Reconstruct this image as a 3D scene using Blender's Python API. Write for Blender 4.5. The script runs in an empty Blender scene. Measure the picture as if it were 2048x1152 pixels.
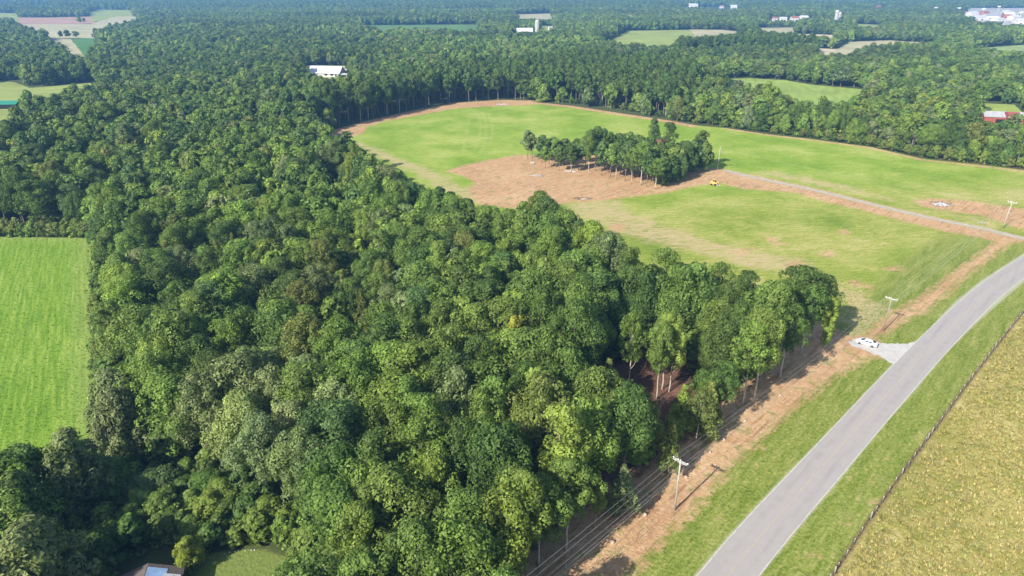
import bpy, math, random
import numpy as np
from mathutils import Vector, Matrix

random.seed(7)
RNG = np.random.default_rng(11)
SC = bpy.context.scene
COL = SC.collection

# ------------------------------------------------------------------ camera, sky, sun, exposure
H = 80.0
PITCH = math.radians(24.0)
FPX = 1366.0                     # focal length in pixels of the 2048 px wide photograph
cam_d = bpy.data.cameras.new('camera')
cam_d.sensor_width = 36.0
cam_d.lens = 36.0 * FPX / 2048.0
cam_d.clip_start = 0.5
cam_d.clip_end = 60000.0
cam = bpy.data.objects.new('camera', cam_d)
cam.location = (0, 0, H)
cam.rotation_euler = (math.pi / 2 - PITCH, 0, 0)
COL.objects.link(cam)
SC.camera = cam

SUN_EL = math.radians(34.0)
SUN_AZ = math.radians(180 + 43.5)       # clockwise from +Y
sun_dir = Vector((math.sin(SUN_AZ) * math.cos(SUN_EL), math.cos(SUN_AZ) * math.cos(SUN_EL), math.sin(SUN_EL)))
w = bpy.data.worlds.new("World")
SC.world = w
w.use_nodes = True
nt = w.node_tree
sky = nt.nodes.new('ShaderNodeTexSky')
sky.sky_type = 'NISHITA'
sky.sun_disc = False
sky.sun_elevation = SUN_EL
sky.sun_rotation = SUN_AZ
sky.air_density = 1.0
sky.dust_density = 1.2
nt.links.new(sky.outputs[0], nt.nodes['Background'].inputs[0])
nt.nodes['Background'].inputs[1].default_value = 0.118
sd_ = bpy.data.lights.new('sun', 'SUN')
sd_.energy = 5.0
sd_.angle = math.radians(0.5)
sd_.color = (1.0, 0.94, 0.84)
so = bpy.data.objects.new('sun', sd_)
so.rotation_euler = sun_dir.to_track_quat('Z', 'Y').to_euler()
so.location = (0, 0, 300)
COL.objects.link(so)
SC.view_settings.view_transform = 'Standard'
SC.view_settings.look = 'None'
SC.view_settings.exposure = 0.74
SC.view_settings.gamma = 1.0
SC.render.engine = 'CYCLES'
cy = SC.cycles
cy.max_bounces = 5
cy.diffuse_bounces = 3
cy.glossy_bounces = 2
cy.transmission_bounces = 3
cy.volume_bounces = 0
cy.transparent_max_bounces = 4
cy.use_denoising = True
cy.denoiser = 'OPENIMAGEDENOISE'
cy.denoising_input_passes = 'RGB_ALBEDO_NORMAL'
cy.denoising_prefilter = 'ACCURATE'
cy.sample_clamp_indirect = 4.0
cy.use_adaptive_sampling = True
cy.adaptive_threshold = 0.02

# ------------------------------------------------------------------ picture point -> place on the ground
CP, SP = math.cos(PITCH), math.sin(PITCH)
def G(px, py, z=0.0):
    u, v = (px - 1024.0) / FPX, (py - 576.0) / FPX
    d = SP + v * CP
    k = (H - z) / d
    return (u * k, (CP - v * SP) * k)
def G3(px, py, z=0.0, lift=0.0):
    x, y = G(px, py, z)
    return Vector((x, y, z + lift))
def proj(x, y, z):
    x, y, z = np.asarray(x, float), np.asarray(y, float), np.asarray(z, float)
    dep = y * CP + (H - z) * SP
    dn = (H - z) * CP - y * SP
    return 1024 + FPX * x / dep, 576 + FPX * dn / dep, dep
def poly(pts):
    return np.array([G(*p) for p in pts])

# ------------------------------------------------------------------ numpy polygon tools
def sdist(P, X, Y, cap=12.0):
    """signed distance, positive inside, clipped at +-cap"""
    out = np.full(X.shape, -cap)
    x0, y0 = P.min(0) - cap
    x1, y1 = P.max(0) + cap
    m = (X > x0) & (X < x1) & (Y > y0) & (Y < y1)
    if not m.any():
        return out
    x, y = X[m], Y[m]
    ins = np.zeros(x.shape, bool)
    d2 = np.full(x.shape, 1e18)
    n = len(P)
    for i in range(n):
        ax, ay = P[i]
        bx, by = P[(i + 1) % n]
        if (bx - ax) ** 2 + (by - ay) ** 2 < 1e-9:
            continue
        t = np.clip(((x - ax) * (bx - ax) + (y - ay) * (by - ay)) / ((bx - ax) ** 2 + (by - ay) ** 2), 0, 1)
        d2 = np.minimum(d2, (x - ax - t * (bx - ax)) ** 2 + (y - ay - t * (by - ay)) ** 2)
        c = (ay > y) != (by > y)
        if ay != by:
            ins ^= c & (x < (bx - ax) * (y - ay) / (by - ay) + ax)
    d = np.sqrt(d2)
    out[m] = np.clip(np.where(ins, d, -d), -cap, cap)
    return out
def ldist(L, X, Y, cap=12.0):
    """distance to an open polyline"""
    d2 = np.full(X.shape, cap * cap)
    for (ax, ay), (bx, by) in zip(L[:-1], L[1:]):
        m = (X > min(ax, bx) - cap) & (X < max(ax, bx) + cap) & (Y > min(ay, by) - cap) & (Y < max(ay, by) + cap)
        if not m.any():
            continue
        x, y = X[m], Y[m]
        t = np.clip(((x - ax) * (bx - ax) + (y - ay) * (by - ay)) / ((bx - ax) ** 2 + (by - ay) ** 2 + 1e-9), 0, 1)
        d2[m] = np.minimum(d2[m], (x - ax - t * (bx - ax)) ** 2 + (y - ay - t * (by - ay)) ** 2)
    return np.sqrt(d2)

# ------------------------------------------------------------------ node helper
class N:
    def __init__(s, name):
        s.m = bpy.data.materials.new(name)
        s.m.use_nodes = True
        s.t = s.m.node_tree
        s.t.nodes.clear()
        s.out = s.t.nodes.new('ShaderNodeOutputMaterial')
    def n(s, typ, **kw):
        nd = s.t.nodes.new('ShaderNode' + typ)
        for k, v in kw.items():
            setattr(nd, k, v)
        return nd
    def put(s, sock, v):
        if hasattr(v, 'is_linked') or isinstance(v, bpy.types.NodeSocket):
            s.t.links.new(v, sock)
        elif isinstance(v, (tuple, list)) and len(v) == 3 and sock.type == 'RGBA':
            sock.default_value = (*v, 1)
        else:
            sock.default_value = v
    def attr(s, name, typ='GEOMETRY', out='Fac'):
        a = s.n('Attribute')
        a.attribute_type = typ
        a.attribute_name = name
        return a.outputs[out]
    def math(s, op, a, b=0.0, c=0.0, clamp=False):
        nd = s.n('Math', operation=op)
        nd.use_clamp = clamp
        s.put(nd.inputs[0], a); s.put(nd.inputs[1], b); s.put(nd.inputs[2], c)
        return nd.outputs[0]
    def mix(s, f, a, b, mode='MIX'):
        nd = s.n('Mix', data_type='RGBA', blend_type=mode)
        s.put(nd.inputs[0], f); s.put(nd.inputs[6], a); s.put(nd.inputs[7], b)
        return nd.outputs[2]
    def noise(s, scale, vec=None, detail=3.0, rough=0.55, dist=0.0, out=0):
        nd = s.n('TexNoise')
        nd.inputs['Scale'].default_value = scale
        nd.inputs['Detail'].default_value = detail
        nd.inputs['Roughness'].default_value = rough
        nd.inputs['Distortion'].default_value = dist
        if vec is not None:
            s.put(nd.inputs['Vector'], vec)
        return nd.outputs[out]
    def mapping(s, vec, rot=(0, 0, 0), scale=(1, 1, 1), loc=(0, 0, 0)):
        nd = s.n('Mapping')
        s.put(nd.inputs[0], vec)
        nd.inputs['Location'].default_value = loc
        nd.inputs['Rotation'].default_value = rot
        nd.inputs['Scale'].default_value = scale
        return nd.outputs[0]
    def streak(s, vec, deg, along, across=1.0):
        """coordinates stretched along the direction deg (counter-clockwise from +x)"""
        return s.mapping(s.mapping(vec, rot=(0, 0, math.radians(-deg))), scale=(along, across, 1))
    def range(s, v, a, b, c=0.0, d=1.0, smooth=False):
        nd = s.n('MapRange')
        if smooth:
            nd.interpolation_type = 'SMOOTHSTEP'
        s.put(nd.inputs[0], v)
        for i, q in enumerate((a, b, c, d)):
            nd.inputs[i + 1].default_value = q
        return nd.outputs[0]
    def ramp(s, f, stops):
        nd = s.n('ValToRGB')
        s.put(nd.inputs[0], f)
        e = nd.color_ramp.elements
        while len(e) < len(stops):
            e.new(0.5)
        for el, (p, c) in zip(e, stops):
            el.position = p
            el.color = (*c, 1)
        return nd.outputs[0]
    def bsdf(s, col, rough=0.8, spec=0.3, metal=0.0, bump=None, strength=0.5, dist=0.1):
        b = s.n('BsdfPrincipled')
        s.put(b.inputs['Base Color'], col)
        s.put(b.inputs['Roughness'], rough)
        s.put(b.inputs['Metallic'], metal)
        s.put(b.inputs['Specular IOR Level'], spec)
        if bump is not None:
            bp = s.n('Bump')
            bp.inputs['Strength'].default_value = strength
            bp.inputs['Distance'].default_value = dist
            s.put(bp.inputs['Height'], bump)
            s.t.links.new(bp.outputs[0], b.inputs['Normal'])
        return b
    def done(s, sh):
        s.t.links.new(sh.outputs[0] if hasattr(sh, 'outputs') else sh, s.out.inputs[0])
        return s.m
    def pos(s):
        return s.n('NewGeometry').outputs['Position']
    def obj(s):
        return s.n('TexCoord').outputs['Object']

def plain(name, col, rough=0.7, spec=0.3, metal=0.0, var=0.12, scale=3.0, bump=0.0):
    k = N(name)
    v = k.noise(scale, k.obj(), 4)
    c = k.mix(k.range(v, 0.3, 0.7), tuple(x * (1 - var) for x in col), tuple(min(1, x * (1 + var)) for x in col))
    return k.done(k.bsdf(c, rough, spec, metal, bump=v if bump else None, strength=bump, dist=0.02))

M = {}
M['bark'] = plain('bark', (0.20, 0.165, 0.13), 0.9, 0.15, var=0.35, scale=2.5)
M['pale_bark'] = plain('pale_bark', (0.42, 0.37, 0.31), 0.9, 0.15, var=0.3, scale=2.5)
M['dead_wood'] = plain('dead_wood', (0.40, 0.36, 0.32), 0.9, 0.1, var=0.25)
M['pole_wood'] = plain('pole_wood', (0.30, 0.25, 0.21), 0.85, 0.2, var=0.2)
M['pole_grey'] = plain('pole_grey', (0.40, 0.375, 0.34), 0.85, 0.2, var=0.15)
M['arm'] = plain('arm_paint', (0.46, 0.45, 0.42), 0.7, 0.3, var=0.08)
M['porcelain'] = plain('porcelain', (0.75, 0.76, 0.78), 0.3, 0.5, var=0.04)
M['wire'] = plain('wire_metal', (0.45, 0.44, 0.43), 0.45, 0.5, metal=0.4, var=0.05)
M['rust_wire'] = plain('rusty_wire', (0.13, 0.10, 0.08), 0.7, 0.3, var=0.1)
M['white_paint'] = plain('white_paint', (0.80, 0.80, 0.80), 0.28, 0.5, var=0.02)
M['white_wall'] = plain('white_wall', (0.58, 0.565, 0.53), 0.7, 0.3, var=0.05, scale=0.6)
M['white_roof'] = plain('white_roof', (0.56, 0.56, 0.575), 0.45, 0.4, var=0.05, scale=0.5)
M['grey_roof'] = plain('grey_roof', (0.34, 0.34, 0.355), 0.5, 0.4, var=0.15, scale=0.6)
M['green_roof'] = plain('green_roof', (0.03, 0.22, 0.14), 0.5, 0.4, var=0.1)
M['red_wall'] = plain('red_wall', (0.30, 0.085, 0.065), 0.8, 0.2, var=0.15, scale=0.8)
M['rust_roof'] = plain('rust_roof', (0.30, 0.12, 0.09), 0.8, 0.2, var=0.25, scale=0.8)
M['brick'] = plain('brick', (0.36, 0.14, 0.09), 0.85, 0.2, var=0.15)
M['brown_shingle'] = plain('brown_shingle', (0.125, 0.10, 0.09), 0.9, 0.2, var=0.3, scale=4)
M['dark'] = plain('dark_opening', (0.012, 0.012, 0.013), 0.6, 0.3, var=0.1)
M['glass'] = plain('dark_glass', (0.012, 0.014, 0.018), 0.08, 0.6, var=0.0)
M['rubber'] = plain('rubber', (0.02, 0.02, 0.02), 0.8, 0.2, var=0.1)
M['rim'] = plain('rim_metal', (0.12, 0.12, 0.13), 0.35, 0.5, metal=0.6, var=0.05)
M['yellow_paint'] = plain('yellow_paint', (0.72, 0.44, 0.13), 0.45, 0.4, var=0.08)
M['red_light'] = plain('red_lens', (0.35, 0.02, 0.02), 0.2, 0.5, var=0.0)
M['clear_light'] = plain('clear_lens', (0.55, 0.57, 0.6), 0.15, 0.5, var=0.0)
M['steel'] = plain('steel', (0.38, 0.40, 0.38), 0.5, 0.4, metal=0.3, var=0.15)
M['fence_wood'] = plain('fence_wood', (0.30, 0.29, 0.25), 0.9, 0.2, var=0.2)
M['ash'] = plain('ash', (0.42, 0.40, 0.385), 0.95, 0.1, var=0.35, scale=1.5)
M['char'] = plain('charred_wood', (0.12, 0.10, 0.09), 0.95, 0.1, var=0.3)
M['cut_wood'] = plain('cut_wood', (0.42, 0.31, 0.22), 0.9, 0.15, var=0.25, scale=1.2)
M['blue_tarp'] = plain('blue_tarp', (0.30, 0.45, 0.68), 0.4, 0.4, var=0.2, scale=1.0)
M['concrete'] = plain('concrete', (0.42, 0.40, 0.375), 0.85, 0.2, var=0.12, scale=0.7)
M['orange'] = plain('orange_plastic', (0.75, 0.30, 0.05), 0.5, 0.3, var=0.03)

def foliage(name, src):
    """leaf material; tint from the object's own colour (src='object') or from the instance attribute"""
    k = N(name)
    if src == 'object':
        tint = k.n('ObjectInfo').outputs['Color']
    else:
        tint = k.attr('tint', 'INSTANCER', 'Color')
    leaf = k.attr('v')
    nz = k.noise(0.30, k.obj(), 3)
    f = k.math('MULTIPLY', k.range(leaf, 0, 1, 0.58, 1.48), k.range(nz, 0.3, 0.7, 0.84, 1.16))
    c = k.mix(1.0, tint, f, 'MULTIPLY')
    # younger leaves lean to yellow
    c = k.mix(k.range(k.math('ADD', k.math('MULTIPLY', leaf, 0.5), k.math('MULTIPLY', nz, 0.5)), 0.55, 0.9, 0.0, 0.32), c,
              k.mix(1.0, c, (1.25, 1.12, 0.62), 'MULTIPLY'))
    b = k.bsdf(c, 0.55, 0.22)
    tr = k.n('BsdfTranslucent')
    k.put(tr.inputs[0], k.mix(1.0, c, (1.15, 1.25, 0.5), 'MULTIPLY'))
    mx = k.n('MixShader')
    mx.inputs[0].default_value = 0.34
    k.t.links.new(b.outputs[0], mx.inputs[1])
    k.t.links.new(tr.outputs[0], mx.inputs[2])
    return k.done(mx)
M['leaf'] = foliage('leaves', 'object')
M['leaf_i'] = foliage('forest_leaves', 'instancer')

# ------------------------------------------------------------------ mesh helpers
class MB:
    def __init__(s):
        s.v, s.f, s.mi = [], [], []
    def add(s, vs, fs, mi=0):
        o = len(s.v)
        s.v += [tuple(v) for v in vs]
        s.f += [tuple(i + o for i in f) for f in fs]
        s.mi += [mi] * len(fs)
        return s
    def box(s, c, size, rz=0.0, mi=0, taper=1.0):
        hx, hy, hz = size[0] / 2, size[1] / 2, size[2] / 2
        cr, sr = math.cos(rz), math.sin(rz)
        vs = []
        for z in (-1, 1):
            q = taper if z > 0 else 1.0
            for x, y in ((-1, -1), (1, -1), (1, 1), (-1, 1)):
                X, Y = x * hx * q, y * hy * q
                vs.append((c[0] + X * cr - Y * sr, c[1] + X * sr + Y * cr, c[2] + z * hz))
        return s.add(vs, [(0, 3, 2, 1), (4, 5, 6, 7), (0, 1, 5, 4), (1, 2, 6, 5), (2, 3, 7, 6), (3, 0, 4, 7)], mi)
    def tube(s, pts, rad, n=6, mi=0, cap=True):
        pts = [Vector(p) for p in pts]
        if not hasattr(rad, '__len__'):
            rad = [rad] * len(pts)
        rings = []
        for i, p in enumerate(pts):
            d = (pts[min(i + 1, len(pts) - 1)] - pts[max(i - 1, 0)]).normalized()
            a = d.orthogonal().normalized() if abs(d.z) < 0.99 else Vector((1, 0, 0))
            if abs(d.z) < 0.99:
                a = d.cross(Vector((0, 0, 1))).normalized()
            b = d.cross(a).normalized()
            rings.append([p + (a * math.cos(t) + b * math.sin(t)) * rad[i] for t in [2 * math.pi * k / n for k in range(n)]])
        vs = [v for r in rings for v in r]
        fs = []
        for i in range(len(pts) - 1):
            for k in range(n):
                fs.append((i * n + k, i * n + (k + 1) % n, (i + 1) * n + (k + 1) % n, (i + 1) * n + k))
        if cap:
            fs.append(tuple(range(n - 1, -1, -1)))
            fs.append(tuple((len(pts) - 1) * n + k for k in range(n)))
        return s.add(vs, fs, mi)
    def build(s, name, mat, parent=None, smooth=False):
        me = bpy.data.meshes.new(name)
        me.from_pydata(s.v, [], s.f)
        for m in (mat if isinstance(mat, (list, tuple)) else [mat]):
            me.materials.append(m)
        if isinstance(mat, (list, tuple)):
            me.polygons.foreach_set('material_index', s.mi)
        if smooth:
            me.polygons.foreach_set('use_smooth', [True] * len(me.polygons))
        me.update()
        return link(name, me, parent)
def link(name, data, parent=None):
    o = bpy.data.objects.new(name, data)
    COL.objects.link(o)
    if parent is not None:
        o.parent = parent
    return o
def tag(o, label=None, cat=None, group=None, kind=None):
    if label: o['label'] = label
    if cat: o['category'] = cat
    if group: o['group'] = group
    if kind: o['kind'] = kind
    return o
def thing(name, label, cat, loc=(0, 0, 0), rz=0.0, group=None):
    o = link(name, None)
    o.empty_display_size = 1.0
    o.location = loc
    o.rotation_euler = (0, 0, rz)
    return tag(o, label, cat, group)
def np_mesh(name, V, F, mat, attrs=None):
    me = bpy.data.meshes.new(name)
    V = np.asarray(V, np.float32)
    F = np.asarray(F, np.int32)
    k = F.shape[1]
    me.vertices.add(len(V))
    me.vertices.foreach_set('co', V.ravel())
    me.loops.add(F.size)
    me.loops.foreach_set('vertex_index', F.ravel())
    me.polygons.add(len(F))
    me.polygons.foreach_set('loop_start', np.arange(0, F.size, k, dtype=np.int32))
    me.polygons.foreach_set('loop_total', np.full(len(F), k, np.int32))
    me.update()
    me.validate()
    if mat: me.materials.append(mat)
    for an, (dom, arr) in (attrs or {}).items():
        arr = np.asarray(arr, np.float32)
        if arr.ndim == 1:
            a = me.attributes.new(an, 'FLOAT', dom)
            a.data.foreach_set('value', arr)
        else:
            a = me.attributes.new(an, 'FLOAT_COLOR', dom)
            a.data.foreach_set('color', arr.ravel())
    return me

# ------------------------------------------------------------------ layout (picture points; third number = height of what is seen there)
MEADOW = poly([(640, 276), (665, 262), (740, 243), (830, 223), (905, 209), (1000, 203), (1060, 204), (1140, 212), (1210, 222),
               (1330, 240), (1385, 250), (1450, 256), (1529, 268), (1622, 278), (1741, 294), (1844, 317), (1974, 331), (2048, 340),
               (2400, 378), (2600, 480), (2400, 540), (2100, 560), (1990, 620), (1900, 760), (1770, 880), (1600, 1130), (1500, 1300),
               (1000, 1300), (1080, 1180), (1131, 1112), (1190, 1066), (1241, 1043), (1335, 966), (1392, 891), (1490, 812), (1558, 763),
               (1601, 718), (1647, 706), (1668, 668), (1662, 600, 14), (1640, 580, 16), (1590, 556, 17), (1500, 532, 17), (1400, 505, 17),
               (1300, 492, 17), (1225, 462, 16), (1170, 425, 16), (1130, 402, 16), (1085, 392, 17), (1000, 402, 16), (945, 408, 12),
               (915, 385, 12), (860, 362, 16), (830, 335, 16), (800, 318, 16), (760, 306, 14), (735, 300, 12), (690, 290, 8)])
LEFTF = poly([(178, 476), (182, 560), (186, 720), (197, 872), (150, 915, 4), (60, 950, 5), (-120, 1000, 6), (-500, 1040, 7), (-500, 474), (0, 474)])
LAWN = poly([(378, 1170), (380, 1136), (395, 1116), (445, 1102), (525, 1098), (578, 1116), (600, 1152), (620, 1200), (600, 1300), (380, 1300)])
ROAD_L = [(1200, 1420), (1391, 1152), (1464, 1067), (1574, 950), (1676, 847), (1758, 758), (1793, 722), (1827, 690), (1861, 657), (1912, 603), (1964, 561), (2048, 507), (2200, 434), (2500, 340)]
ROAD_R = [(1330, 1420), (1516, 1152), (1601, 1049), (1690, 943), (1758, 857), (1834, 774), (1865, 735), (1895, 700), (1929, 667), (1976, 624), (2048, 562), (2200, 474), (2500, 362)]
DIRT = [
    poly([(1080, 1300), (1180, 1200), (1261, 1152), (1347, 1059), (1386, 1025), (1447, 950), (1512, 885), (1567, 837), (1656, 761), (1690, 742),
          (1731, 719), (1765, 712), (1748, 690), (1755, 674), (1786, 660), (1820, 636), (1844, 630), (1861, 616), (1929, 554), (1994, 506), (2030, 481),
          (1985, 467), (1991, 484), (1963, 505), (1909, 545), (1834, 600), (1782, 626), (1735, 668), (1700, 672), (1640, 640), (1500, 760), (1300, 930), (1150, 1020), (1000, 1120), (900, 1300)]),
    poly([(1990, 484), (1965, 476), (1895, 464), (1810, 443), (1724, 420), (1656, 405), (1587, 385), (1485, 378), (1440, 366), (1390, 372), (1330, 386),
          (1296, 390), (1227, 398), (1190, 404), (1140, 404), (1060, 420), (960, 410), (935, 380), (942, 372), (950, 366), (926, 352), (890, 343), (926, 331), (971, 321), (1039, 309),
          (1100, 314), (1200, 310), (1300, 330), (1385, 336), (1436, 337), (1460, 341), (1519, 352), (1656, 382), (1758, 408), (1861, 432), (1964, 453), (2060, 479), (2040, 484)]),
    poly([(640, 280), (665, 260), (740, 240), (830, 220), (905, 206), (1000, 200), (1068, 201), (1066, 210), (1000, 212), (915, 216), (835, 231), (770, 243), (732, 254), (728, 266), (700, 274), (668, 278)]),
    poly([(1825, 402), (1860, 397), (1930, 400), (1990, 410), (2060, 420), (2100, 440), (2048, 458), (2030, 455), (1990, 440), (1960, 430), (1900, 423), (1840, 412)]),
]
for cx, cy_, rx, ry in ((1688, 464, 13, 4), (1655, 508, 13, 7), (1590, 528, 20, 5), (1478, 504, 12, 6), (1545, 479, 14, 4), (1790, 537, 20, 4),
                        (1712, 567, 15, 6), (1500, 497, 9, 3), (1735, 572, 8, 4), (1560, 488, 14, 3), (1235, 455, 14, 10)):
    DIRT.append(poly([(cx + rx * math.cos(a) * random.uniform(.8, 1.1), cy_ + ry * math.sin(a) * random.uniform(.8, 1.1)) for a in np.linspace(0, 6.28, 11)[:-1]]))
THIN = [  # thin worn or bare edges: polyline, half width
    ([(1060, 205), (1140, 213), (1210, 224), (1330, 242), (1385, 252)], 3.4),
    ([(1450, 257), (1529, 269), (1622, 280), (1741, 296), (1844, 320), (1974, 334), (2100, 350)], 1.6),
]
PALE = [poly([(1130, 402), (1200, 400), (1245, 398), (1260, 420), (1330, 450), (1420, 480), (1500, 500), (1620, 520), (1640, 545), (1500, 540), (1380, 505), (1290, 485), (1220, 460), (1140, 430)]),
        poly([(926, 372), (1030, 390), (1010, 402), (940, 408), (880, 380), (830, 350), (740, 310), (700, 290), (720, 282), (820, 322), (890, 350)]),
        poly([(1670, 560), (1740, 590), (1790, 620), (1740, 672), (1690, 665)]),
        poly([(1500, 345), (1700, 385), (1850, 420), (1960, 446), (1970, 436), (1880, 424), (1820, 412), (1700, 372), (1560, 342)])]
HAY = poly([(1640, 1190), (1666, 1152), (1741, 1038), (1803, 950), (1861, 871), (1943, 758), (1991, 695), (2048, 623), (2150, 520), (2500, 420), (3600, 500), (3600, 1300), (1600, 1300)])
BARE = []
for cx, cy_, rx, ry in ((1781, 911, 6, 7), (1753, 953, 9, 5), (1752, 962, 6, 3), (1724, 1000, 12, 8), (1747, 998, 7, 4), (1690, 1042, 10, 14), (1703, 1028, 5, 4),
                        (1640, 1107, 12, 7), (1618, 1130, 6, 4), (1797, 891, 4, 3), (1514, 936, 3, 4), (1440, 1042, 5, 5), (1525, 895, 3, 3)):
    BARE.append(poly([(cx + rx * math.cos(a) * random.uniform(.6, 1.1), cy_ + ry * math.sin(a) * random.uniform(.6, 1.1)) for a in np.linspace(0, 6.28, 8)[:-1]]))
CN = 11
def F2(far, near):
    return poly([(x, y, 0) for x, y in far] + [(x, y, CN) for x, y in near])
PG, TAN, PINK, GRN, STRAW = (0.27, 0.32, 0.09), (0.40, 0.37, 0.22), (0.40, 0.25, 0.19), (0.13, 0.24, 0.07), (0.50, 0.42, 0.29)
FIELDS = [  # (polygon, base colour)
    (poly([(18, 35, 0), (100, 35, 0), (188, 33, 0), (190, 47, 0), (31, 50, 0)]), PINK),
    (F2([(177, 19), (262, 20)], [(266, 32), (181, 33)]), PG),
    (F2([(31, 48), (60, 49), (180, 48), (232, 33), (272, 33)], [(276, 44), (236, 47), (215, 50), (190, 62), (80, 62), (45, 55)]), TAN),
    (F2([(-60, 24), (34, 27)], [(36, 35), (-60, 40)]), PG),
    (F2([(98, 77), (142, 78)], [(170, 98), (140, 95), (112, 88)]), TAN),
    (F2([(142, 78), (187, 76)], [(190, 98), (170, 98)]), (0.085, 0.19, 0.05)),
    (F2([(0, 162), (30, 165), (60, 176), (110, 172), (182, 166)], [(190, 176), (120, 188), (36, 200), (30, 215), (42, 236), (0, 250), (-120, 250), (-120, 160)]), PG),
    (F2([(140, 110), (175, 109)], [(176, 118), (140, 114)]), PG),
    (F2([(1030, 29), (1100, 27)], [(1108, 38), (1040, 38)]), TAN),
    (F2([(1082, 52), (1104, 52)], [(1106, 60), (1080, 61)]), PG),
    (F2([(1255, 62), (1300, 61), (1380, 60), (1440, 61)], [(1470, 68), (1400, 76), (1370, 82), (1340, 92), (1240, 92), (1200, 78)]), PG),
    (F2([(1380, 59), (1445, 60), (1475, 63)], [(1478, 69), (1400, 68)]), TAN),
    (F2([(1509, 56), (1587, 55)], [(1590, 63), (1530, 66)]), TAN),
    (F2([(1565, 67), (1666, 70)], [(1668, 77), (1574, 77)]), STRAW),
    (F2([(1638, 97), (1702, 100)], [(1706, 109), (1645, 108)]), STRAW),
    (F2([(1700, 84), (1779, 81), (1861, 86)], [(1863, 92), (1793, 92), (1724, 96), (1650, 97)]), TAN),
    (F2([(1940, 98), (2048, 90), (2200, 84)], [(2200, 112), (2048, 108), (1960, 102)]), (0.26, 0.34, 0.12)),
    (F2([(1456, 158), (1502, 157), (1570, 161), (1622, 170), (1724, 179)], [(1721, 196), (1736, 218), (1650, 214), (1600, 202), (1536, 193), (1530, 180), (1457, 174)]), (0.26, 0.34, 0.08)),
    (F2([(1960, 207), (2029, 210), (2048, 229), (2140, 246)], [(2140, 262), (2048, 248), (2026, 240), (1962, 226)]), (0.28, 0.35, 0.08)),
    (F2([(714, 51), (954, 49)], [(954, 64), (760, 64)]), (0.11, 0.20, 0.06)),
    (F2([(0, 5), (30, 6)], [(30, 13), (0, 14)]), PG), (F2([(70, 10), (95, 11)], [(95, 19), (74, 18)]), STRAW),
    (F2([(1560, 4), (1760, 8)], [(1760, 11), (1560, 8)]), PG), (F2([(1715, 48), (1760, 50)], [(1760, 56), (1715, 55)]), PG),
    (F2([(1925, 16), (2000, 16), (2250, 16)], [(2250, 54), (2010, 52), (1965, 46), (1928, 32)]), (0.42, 0.40, 0.37)),
    (F2([(612, 132), (690, 132)], [(700, 160), (660, 158), (612, 158)]), (0.34, 0.36, 0.18)),
]

# ------------------------------------------------------------------ ground
def axis(lo, hi, step, lo2, hi2, g):
    a = list(np.arange(lo, hi, step))
    s, x = step, a[-1]
    while x < hi2:
        s = min(s * g, 400); x += s; a.append(x)
    s, x, b = step, a[0], []
    while x > lo2:
        s = min(s * g, 400); x -= s; b.append(x)
    return np.array(b[::-1] + a)
gx = axis(-175, 250, 1.15, -12000, 12000, 1.013)
gy = axis(40, 440, 1.15, -1500, 14000, 1.011)
GX, GY = np.meshgrid(gx, gy)
nx, ny = len(gx), len(gy)
FX, FY = GX.ravel(), GY.ravel()
idx = np.arange(nx * ny).reshape(ny, nx)
Fq = np.stack([idx[:-1, :-1], idx[:-1, 1:], idx[1:, 1:], idx[1:, :-1]], -1).reshape(-1, 4)
def umax(ps, cap=12):
    r = np.full(FX.shape, -float(cap))
    for p in ps:
        r = np.maximum(r, sdist(p, FX, FY, cap))
    return r
a_mead = sdist(MEADOW, FX, FY)
a_left = sdist(LEFTF, FX, FY)
a_lawn = sdist(LAWN, FX, FY)
a_hay = sdist(HAY, FX, FY)
a_dirt = umax(DIRT)
for L, hw in THIN:
    a_dirt = np.maximum(a_dirt, hw - ldist([G(*p) for p in L], FX, FY))
a_pale = umax(PALE)
a_bare = umax(BARE, 6)
roadpoly = poly(ROAD_L + ROAD_R[::-1])
a_road = sdist(roadpoly, FX, FY)
TRACKS = [[(955, 226), (962, 250), (958, 275), (950, 300)], [(968, 226), (972, 250), (972, 280), (962, 305)], [(978, 228), (985, 250), (985, 270), (978, 292)],
          [(940, 232), (936, 255), (930, 285), (925, 305)], [(1000, 228), (1020, 243), (1050, 255), (1090, 264), (1130, 272)], [(1005, 226), (1028, 240), (1058, 252), (1095, 261)],
          [(1150, 436), (1200, 445), (1260, 468)], [(1702, 600), (1760, 632)], [(1560, 345), (1700, 355), (1800, 385)]]
a_track = np.full(FX.shape, 6.0)
for t in TRACKS:
    a_track = np.minimum(a_track, ldist([G(*p) for p in t], FX, FY, 6.0))
d_road = ldist([((G(*a)[0] + G(*b)[0]) / 2, (G(*a)[1] + G(*b)[1]) / 2) for a, b in zip(ROAD_L, ROAD_R)], FX, FY, 60.0)
z = np.zeros(FX.shape)
gm = np_mesh('ground', np.stack([FX, FY, z], -1), Fq, None, {
    'mead': ('POINT', a_mead), 'left': ('POINT', a_left), 'lawn': ('POINT', a_lawn), 'hay': ('POINT', a_hay), 'dirt': ('POINT', a_dirt),
    'pale': ('POINT', a_pale), 'bare': ('POINT', a_bare), 'road': ('POINT', a_road), 'track': ('POINT', a_track)})
k = N('ground_cover')
P_ = k.pos()
n1 = k.noise(0.035, P_, 4, 0.6)                 # broad patches
n2 = k.noise(0.22, P_, 4, 0.6)                  # metres
n3 = k.noise(1.6, P_, 3, 0.6)                   # tufts
n4 = k.noise(6.0, P_, 2, 0.6)
e = k.math('MULTIPLY', k.math('SUBTRACT', k.noise(0.5, P_, 5, 0.7), 0.5), 6.0)   # ragged edges
e2 = k.math('MULTIPLY', k.math('SUBTRACT', k.noise(0.16, P_, 4, 0.6), 0.5), 9.0)
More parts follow.
